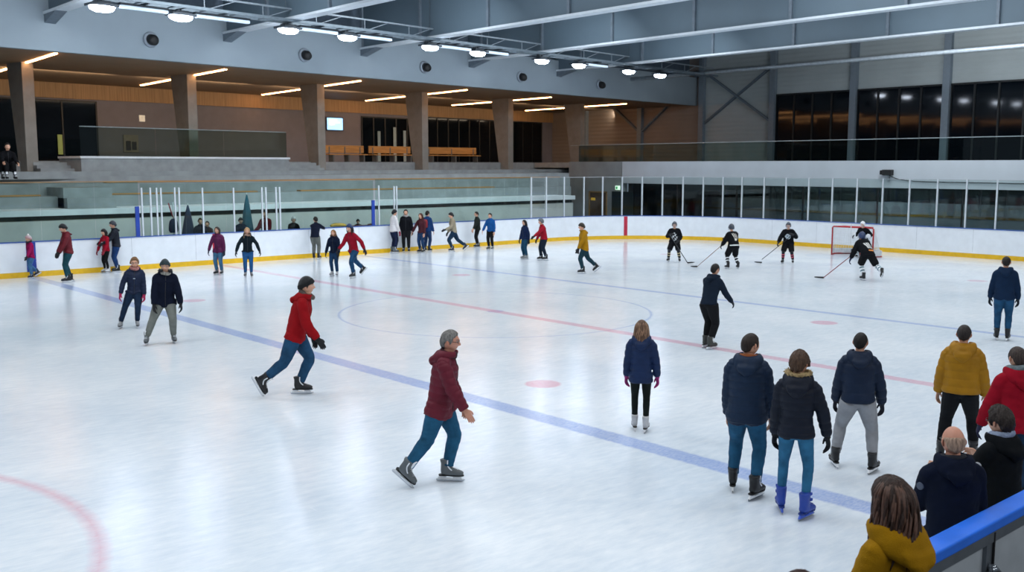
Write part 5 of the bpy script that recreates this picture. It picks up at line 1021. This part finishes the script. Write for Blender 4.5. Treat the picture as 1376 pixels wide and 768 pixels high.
    {'label': 'hockey player with white socks bent forward and shooting in front of the goal', 'group': 'hockey players near the goal', 'near': 0, 'hat': 'helmet', 'cagec': '9aa0a8', 'hair': ('crop', '2a211c'), 'jk': {'c': '13161c', 'cut': 'jersey', 'bulk': 0.055, 'hem': -0.1, 'nocollar': 1, 'zip': 0}, 'tr': ('breezers', '14161b'), 'fat': 1, 'glove': '1e2a52', 'girth': 1.04, 'hatc': '2a3a5e', 'sock': ('dfe3e6', '3a6a78'), 'sk': ('hockey', '17191d', '101114', 'dfe2e6', 'e4e7ea'), 'fL': (-0.08, 0.06, 0, -5), 'fR': (0.3, -0.4, 0.1, 20, 35), 'crouch': 0.1, 'lean': 48, 'head': (0, -30), 'aL': ('t', (-0.34, 0.42, 0.72)), 'aR': ('t', (-0.05, 0.5, 0.95)), 'marks': [(.20, .30, .30, lambda u, v: any(abs(u-q-.4*v) < .12 and abs(v) < .75 for q in (-.4, 0, .4)), 'd9d9d6', True), (.06, .3, .05, lambda u, v: u < .2, 'd0803a', True)], 'stick': ((-0.02, 0.5, 0.98), (-1.1, 0.8, 0.03), (-0.95, 0.1, 0), '7c3a3a', 'reddish hockey stick with black blade held by the shooting player', '141518'), 'at': (30.253, 16.828), 'yaw': -0.537, 'h': 1.566, 'seed': 193},
    {'label': 'man in dark navy hoodie and black trousers leaning forward on the red line', 'group': 'public skaters on the ice', 'near': 1, 'hair': ('crop', '17120f'), 'jk': {'c': '1d2b3d', 'cut': 'hoodie', 'hem': -0.02, 'hood': 0.7, 'bulk': 0.022, 'zip': 0}, 'tr': ('loose', '14171b'), 'hem': 1.78, 'sk': ('hockey', '3f423d', '1c1d1c', 'cfd0d0', 'e4e7ea'), 'glove': '1a2130', 'lean': 18, 'aR': (30, 10, 16), 'aL': (26, 10, 14), 'fL': (-0.1, 0.06, 0, -4), 'fR': (0.1, -0.05, 0, 10), 'crouch': 0.03, 'at': (16.449, 12.616), 'yaw': -1.51, 'h': 1.745, 'seed': 200},
    {'label': 'girl in navy padded jacket with long brown hair and white skates seen from behind', 'group': 'public skaters on the ice', 'near': 2, 'fem': 1, 'heads': 1.1, 'girth': 0.92, 'hlite': '8a6a52', 'hair': ('long', '5e4636'), 'hlen': 0.2, 'scarf': 'cf7a80', 'jk': {'c': '17325f', 'cut': 'puffer', 'hem': -0.15, 'hood': 0.9, 'bulk': 0.036, 'pitch': 0.11}, 'tr': ('slim', '17211f'), 'sk': ('figure', 'e4e4e6', '2a2320', 'e9e9ea', 'd9dade'), 'glove': 'c4388e', 'aL': (4, 9, 8), 'aR': (2, 13, 6), 'fL': (-0.09, 0.06, 0, -6), 'fR': (0.09, -0.04, 0, 10), 'lean': 2, 'crouch': 0.0, 'at': (10.519, 9.223), 'yaw': -0.851, 'h': 1.576, 'seed': 207},
    {'label': 'grey haired man in maroon quilted jacket and glasses gliding to the right', 'group': 'public skaters on the ice', 'near': 2, 'hair': ('short', '6f6d6a'), 'glasses': 1, 'skin': 'ruddy', 'jk': {'c': '7c2036', 'cut': 'puffer', 'hem': -0.16, 'hood': 0.8, 'bulk': 0.036, 'pitch': 0.085, 'collar': '4a1020'}, 'tr': ('denim', '2a6a90'), 'sk': ('hockey', '6d7478', '17191c', 'dfe2e6', 'e4e7ea'), 'curl': 25, 'lean': 10, 'fL': (-0.05, 0.07, 0, 0), 'fR': (0.22, -0.35, 0.0, 18, 34), 'aR': (20, 8, 14), 'aL': (6, 8, 16), 'crouch': 0.002, 'pel': (0, 0.0), 'at': (6.992, 9.252), 'yaw': -2.399, 'h': 1.831, 'seed': 214},
    {'label': 'man in navy quilted jacket with orange collar and jeans seen from behind', 'group': 'public skaters on the ice', 'near': 2, 'hair': ('crop', '2a201a'), 'jk': {'c': '15304f', 'cut': 'puffer', 'hem': -0.1, 'hood': 0.85, 'bulk': 0.04, 'pitch': 0.085, 'collar': 'b5622c'}, 'tr': ('denim', '2b688f'), 'sk': ('hockey', '17191d', '101114', 'dfe2e6', 'e4e7ea'), 'curl': 30, 'head': (34, 0), 'aR': (8, 8, 10), 'aL': (6, 6, 10), 'fL': (-0.15, 0.16, 0, -8), 'fR': (0.12, -0.06, 0, 22), 'lean': 3, 'build': 1.0, 'crouch': 0.02, 'at': (9.294, 6.564), 'yaw': -1.096, 'h': 1.875, 'seed': 221},
    {'label': 'woman in black padded jacket with tan fur hood and blue rental skates', 'group': 'public skaters on the ice', 'near': 2, 'fem': 1, 'hair': ('full', '4a3628'), 'jk': {'c': '121d31', 'cut': 'puffer', 'hem': -0.06, 'hood': 1.0, 'fur': 'a48e66', 'bulk': 0.034, 'pitch': 0.08, 'waist': 0.95}, 'tr': ('slim', '3a80ac'), 'sk': ('rental', '2450c4', '1b3f9c', '1c3f9e', '2a56c8'), 'glove': '14161f', 'head': (16, 0), 'aR': (4, 20, 6), 'aL': (4, 8, 8), 'fL': (-0.14, 0.12, 0, -12), 'fR': (0.12, -0.05, 0, 28), 'lean': 3, 'at': (9.142, 5.819), 'yaw': -1.039, 'h': 1.783, 'seed': 228},
    {'label': 'man in navy jacket and light grey trousers with feet apart seen from behind', 'group': 'public skaters on the ice', 'near': 2, 'hair': ('crop', '15110f'), 'jk': {'c': '172c49', 'cut': 'puffer', 'hem': -0.03, 'hood': 0.85, 'bulk': 0.038, 'pitch': 0.12}, 'tr': ('loose', 'b4b7bc'), 'sk': ('hockey', '17191d', '101114', 'dfe2e6', 'e4e7ea'), 'glove': '141c30', 'head': (14, 0), 'aL': (10, 12, 10), 'aR': (8, 17, 10), 'fL': (-0.24, 0.12, 0, -14), 'fR': (0.2, -0.04, 0, 26), 'lean': 4, 'crouch': 0.03, 'at': (11.121, 6.231), 'yaw': -0.99, 'h': 1.72, 'seed': 235},
    {'label': 'broad man in mustard yellow quilted jacket and black trousers seen from behind', 'group': 'public skaters on the ice', 'near': 2, 'hair': ('crop', '2a2422'), 'jk': {'c': 'c58c10', 'cut': 'puffer', 'hem': -0.03, 'hood': 0.95, 'bulk': 0.044, 'pitch': 0.1}, 'tr': ('loose', '13171d'), 'sk': ('hockey', '17191d', '101114', 'dfe2e6', 'e4e7ea'), 'girth': 1.1, 'curl': 30, 'aL': (4, 14, 12), 'aR': (4, 15, 12), 'fL': (-0.2, -0.04, 0, -10), 'fR': (0.18, 0.16, 0, 12), 'lean': 3, 'at': (12.475, 5.586), 'yaw': -1.185, 'h': 1.752, 'seed': 242},
    {'label': 'man in navy hooded jacket and jeans at the far right edge, back to the viewer', 'group': 'public skaters on the ice', 'near': 1, 'hair': ('crop', '1c1714'), 'jk': {'c': '183150', 'cut': 'coat', 'hood': 0.8, 'bulk': 0.035}, 'tr': ('denim', '23567e'), 'sk': ('hockey', '17191d', '101114', 'dfe2e6', 'e4e7ea'), 'glove': '16202e', 'aL': (6, 14, 10), 'aR': (6, 13, 10), 'lean': 4, 'at': (22.004, 9.034), 'yaw': -1.181, 'h': 1.811, 'seed': 249},
    {'label': 'person in red jacket and grey scarf cut off by the right edge of the picture', 'group': 'public skaters on the ice', 'near': 2, 'hair': ('crop', '3a2f2a'), 'scarf': '8d9da2', 'jk': {'c': 'b8142e', 'cut': 'coat', 'hood': 0.9, 'bulk': 0.04}, 'tr': ('denim', '22405f'), 'sk': ('hockey', '17191d', '101114', 'dfe2e6', 'e4e7ea'), 'glove': '1b1d48', 'aL': (12, 17, 10), 'aR': (6, 10, 12), 'at': (11.097, 4.35), 'yaw': -0.709, 'h': 1.805, 'seed': 256},
    {'label': 'bald man in dark navy coat with glasses standing at the near boards', 'group': 'onlookers at the near boards', 'near': 2, 'hair': ('bald', 'a58a76'), 'brow': True, 'glasses': 1, 'skin': 'ruddy', 'jk': {'c': '111c34', 'cut': 'coat', 'hem': -0.14, 'hood': 0.85, 'bulk': 0.036, 'collar': '0f182b', 'badge': (('L', '4a5568', 0.42),)}, 'tr': ('denim', '22405f'), 'sk': ('hockey', '17191d', '101114', 'dfe2e6', 'e4e7ea'), 'girth': 1.02, 'aL': (20, 8, 40), 'aR': (8, 10, 14), 'at': (7.429, 3.34), 'yaw': -0.799, 'h': 1.77, 'seed': 263},
    {'label': 'man in black jacket, glasses and blue checked scarf by the blue board cap', 'group': 'onlookers at the near boards', 'near': 2, 'hair': ('full', '2c2420'), 'glasses': 1, 'scarf': 'aebfdc', 'jk': {'c': '13181c', 'cut': 'coat', 'hem': -0.08, 'hood': 0.9, 'bulk': 0.036, 'badge': (('L', 'c9ccd0', 0.5),)}, 'tr': ('denim', '2c6098'), 'sk': ('hockey', '17191d', '101114', 'dfe2e6', 'e4e7ea'), 'aL': (30, 12, 60), 'aR': (30, 10, 70), 'at': (8.514, 3.42), 'yaw': -0.281, 'h': 1.722, 'seed': 270},
    {'label': 'woman with long dark wavy hair and mustard hooded coat at the bottom edge', 'girth': 0.86, 'build': 0.92, 'wav': 0.02, 'hlite': '5a4034', 'z': 0.2, 'group': 'onlookers at the near boards', 'near': 2, 'fem': 1, 'hair': ('long', '33231c'), 'hlen': 0.26, 'scarf': 'cdb7a8', 'jk': {'c': 'bd8b0e', 'cut': 'coat', 'hem': -0.15, 'hood': 1.0, 'bulk': 0.032, 'badge': (('L', '5a3b1c', 0.55),)}, 'tr': ('denim', '22405f'), 'sk': ('hockey', '17191d', '101114', 'dfe2e6', 'e4e7ea'), 'aL': (10, 12, 20), 'aR': (10, 10, 20), 'at': (4.954, 2.5), 'yaw': -0.196, 'h': 1.891, 'seed': 277},
    {'label': 'person of whom only dark brown hair shows at the bottom edge', 'z': 0.2, 'group': 'onlookers at the near boards', 'near': 1, 'hair': ('short', '3a2622'), 'jk': {'c': '1b2233', 'cut': 'coat'}, 'tr': ('denim', '22405f'), 'sk': ('hockey', '17191d', '101114', 'dfe2e6', 'e4e7ea'), 'at': (3.689, 2.3), 'yaw': -1.013, 'h': 1.765, 'seed': 284},
    {'at': (16.569, 37.25), 'label': 'person in dark navy coat sitting low behind the left white posts', 'group': 'people behind the far boards', 'near': 0, 'hair': ('short', '221a16'), 'jk': {'c': '1a2236', 'cut': 'coat'}, 'tr': ('denim', '1e2a3c'), 'aL': (25, 12, 40), 'aR': (25, 12, 40), 'shoe': 1, 'yaw': 2.723, 'h': 1.71, 'seed': 291},
    {'at': (17.095, 37.75), 'label': 'person in brown jacket leaning in behind the left white posts', 'group': 'people behind the far boards', 'near': 0, 'hair': ('short', '221a16'), 'jk': {'c': '4a3a36', 'cut': 'coat'}, 'tr': ('denim', '1e2a3c'), 'aL': (25, 12, 40), 'aR': (25, 12, 40), 'shoe': 1, 'yaw': 2.367, 'h': 1.555, 'seed': 298},
    {'at': (18.249, 37.25), 'label': 'person in navy coat and cap behind the glass above the teal jacketed woman', 'group': 'people behind the far boards', 'near': 0, 'hair': ('short', '221a16'), 'jk': {'c': '1c2a44', 'cut': 'coat'}, 'tr': ('denim', '1e2a3c'), 'aL': (25, 12, 40), 'aR': (25, 12, 40), 'shoe': 1, 'hat': 'beanie', 'hatc': '2a2c34', 'yaw': 2.861, 'h': 1.682, 'seed': 305},
    {'at': (19.365, 37.25), 'label': 'person in dark red jacket behind the paired white posts', 'group': 'people behind the far boards', 'near': 0, 'hair': ('short', '221a16'), 'jk': {'c': '7a1f2e', 'cut': 'coat'}, 'tr': ('denim', '1e2a3c'), 'aL': (25, 12, 40), 'aR': (25, 12, 40), 'shoe': 1, 'yaw': 2.139, 'h': 1.916, 'seed': 312},
    {'at': (20.609, 37.25), 'label': 'player in black and orange top with pale helmet behind the boards', 'group': 'people behind the far boards', 'near': 0, 'hair': ('short', '221a16'), 'jk': {'c': '1b1a1c', 'cut': 'coat'}, 'tr': ('denim', '1e2a3c'), 'aL': (25, 12, 40), 'aR': (25, 12, 40), 'shoe': 1, 'hat': 'cap', 'hatc': 'c9ccd0', 'yaw': 2.811, 'h': 1.632, 'seed': 319},
    {'at': (23.76, 37.25), 'label': 'person in dark cap behind the boards above the woman in crimson', 'group': 'people behind the far boards', 'near': 0, 'hair': ('short', '221a16'), 'jk': {'c': '2a2422', 'cut': 'coat'}, 'tr': ('denim', '1e2a3c'), 'aL': (25, 12, 40), 'aR': (25, 12, 40), 'shoe': 1, 'hat': 'beanie', 'hatc': '1c1a1c', 'yaw': 2.574, 'h': 1.429, 'seed': 326},
    {'at': (9.709, 36.765), 'z': 3.3, 'label': 'person in black clothes seated on the steps at the far left', 'group': 'people seated on the tiers', 'near': 0, 'hair': ('short', '17130f'), 'jk': {'c': '121318', 'cut': 'coat'}, 'tr': ('loose', '131418'), 'shoe': 1, 'crouch': 0.4, 'pel': (0, -0.42), 'lean': 14, 'aL': (40, 8, 30), 'aR': (44, 8, 30), 'fL': (-0.12, 0.05, 0, -6), 'fR': (0.12, 0.05, 0, 6), 'yaw': 3.058, 'h': 1.2, 'seed': 333},
    {'at': (9.396, 37.039), 'z': 3.3, 'label': 'person in black seated at the left edge of the picture', 'group': 'people seated on the tiers', 'near': 0, 'hair': ('short', '2a3a6a'), 'jk': {'c': '121318', 'cut': 'coat'}, 'tr': ('loose', '131418'), 'shoe': 1, 'crouch': 0.4, 'pel': (0, -0.42), 'lean': 14, 'aL': (40, 8, 30), 'aR': (44, 8, 30), 'fL': (-0.12, 0.05, 0, -6), 'fR': (0.12, 0.05, 0, 6), 'yaw': 3.068, 'h': 1.2, 'seed': 340},
]
for p in PEOPLE: person(p)
# ---------------------------------------------------------------- added fill lights, sky, camera
def area(loc, sx, sy, power, col=(1, 1, 1), rot=(0, 0, 0)):  # added fill light without a fixture of its own
    l = bpy.data.lights.new('added_fill_light', 'AREA'); l.shape = 'RECTANGLE'; l.size = sx; l.size_y = sy; l.energy = power; l.color = col
    o = bpy.data.objects.new('added_fill_light', l); COL.objects.link(o); o.location = loc; o.rotation_euler = rot; return o
for x in (-6, 1, 8, 15.5, 22.7, 30, 37.2):
    for y, e in ((8, 390 if x < 20 else 450), (19, 420 if x < 20 else 480), (27.5, 130 if x < 20 else 230)): area((x, y, 11.3), 3.0, 6., e, (.92, .96, 1.))  # fill added under the deck, out of view, to brighten the ice
for x in (8, 15.5, 22.7, 30, 37.2): area((x, 31.5, 11.3), 3., 4., 560, (.90, .95, 1.), (R(38), 0, 0))  # tilted fill added behind the girders to brighten the tiers
for y in (11, 21): area((43.2, y, 11.25), 3, 5, 1500, (.92, .96, 1.), (0, R(-58), 0))  # fill added out of view, aimed at the end wall
for i in range(7):                                                    # warm fill added out of sight to wash the terrace wall
    o = area(bp(20+7.4*i, 44.6, 7.6), 6., .4, 85, (1., .80, .58), (0, 0, 0)); o.rotation_euler = (R(75), 0, B_A)
for i in range(9):                                                    # fill added near the lamp row to brighten the tiers and the fascia
    o = area(bp(2+6.6*i, 32.2, 8.6), 4., .5, 25, (.90, .95, 1.), (0, 0, 0)); o.rotation_euler = (R(82), 0, B_A)
for y in (4, 16, 28): area((48.3, y, 3.5), 3, 8, 330, (.92, .96, 1.))  # fill added inside the room behind the end glazing
area((4, -5, 8.5), 8, 2, 420, (.95, .97, 1.), (R(32), 0, 0)); area((16, -5, 8.5), 8, 2, 420, (.95, .97, 1.), (R(32), 0, 0))      # fill added behind the camera for the outer face of the near boards
w = bpy.data.worlds.new('hall'); SC.world = w; w.use_nodes = True; N = w.node_tree.nodes; bgn = N['Background']
bgn.inputs['Color'].default_value = (.55, .68, .85, 1); bgn.inputs['Strength'].default_value = .26
cd = bpy.data.cameras.new('camera'); cam = bpy.data.objects.new('camera', cd); COL.objects.link(cam); SC.camera = cam
cd.sensor_width = 36; cd.lens = 36*1344/1376; cd.clip_end = 300
YAW = 48.72; PIT = 6.873
cam.location = (0, 0, CAM_H); cam.rotation_euler = (R(90-PIT), 0, R(YAW-90))
cd.dof.use_dof = True; cd.dof.focus_distance = 12.; cd.dof.aperture_fstop = 4.0
SC.view_settings.view_transform = 'Standard'; SC.view_settings.look = 'None'; SC.view_settings.exposure = 0
SC.cycles.max_bounces = 8; SC.cycles.transparent_max_bounces = 16; SC.cycles.diffuse_bounces = 3; SC.cycles.glossy_bounces = 3; SC.cycles.sample_clamp_indirect = 6; SC.cycles.caustics_reflective = False; SC.cycles.caustics_refractive = False
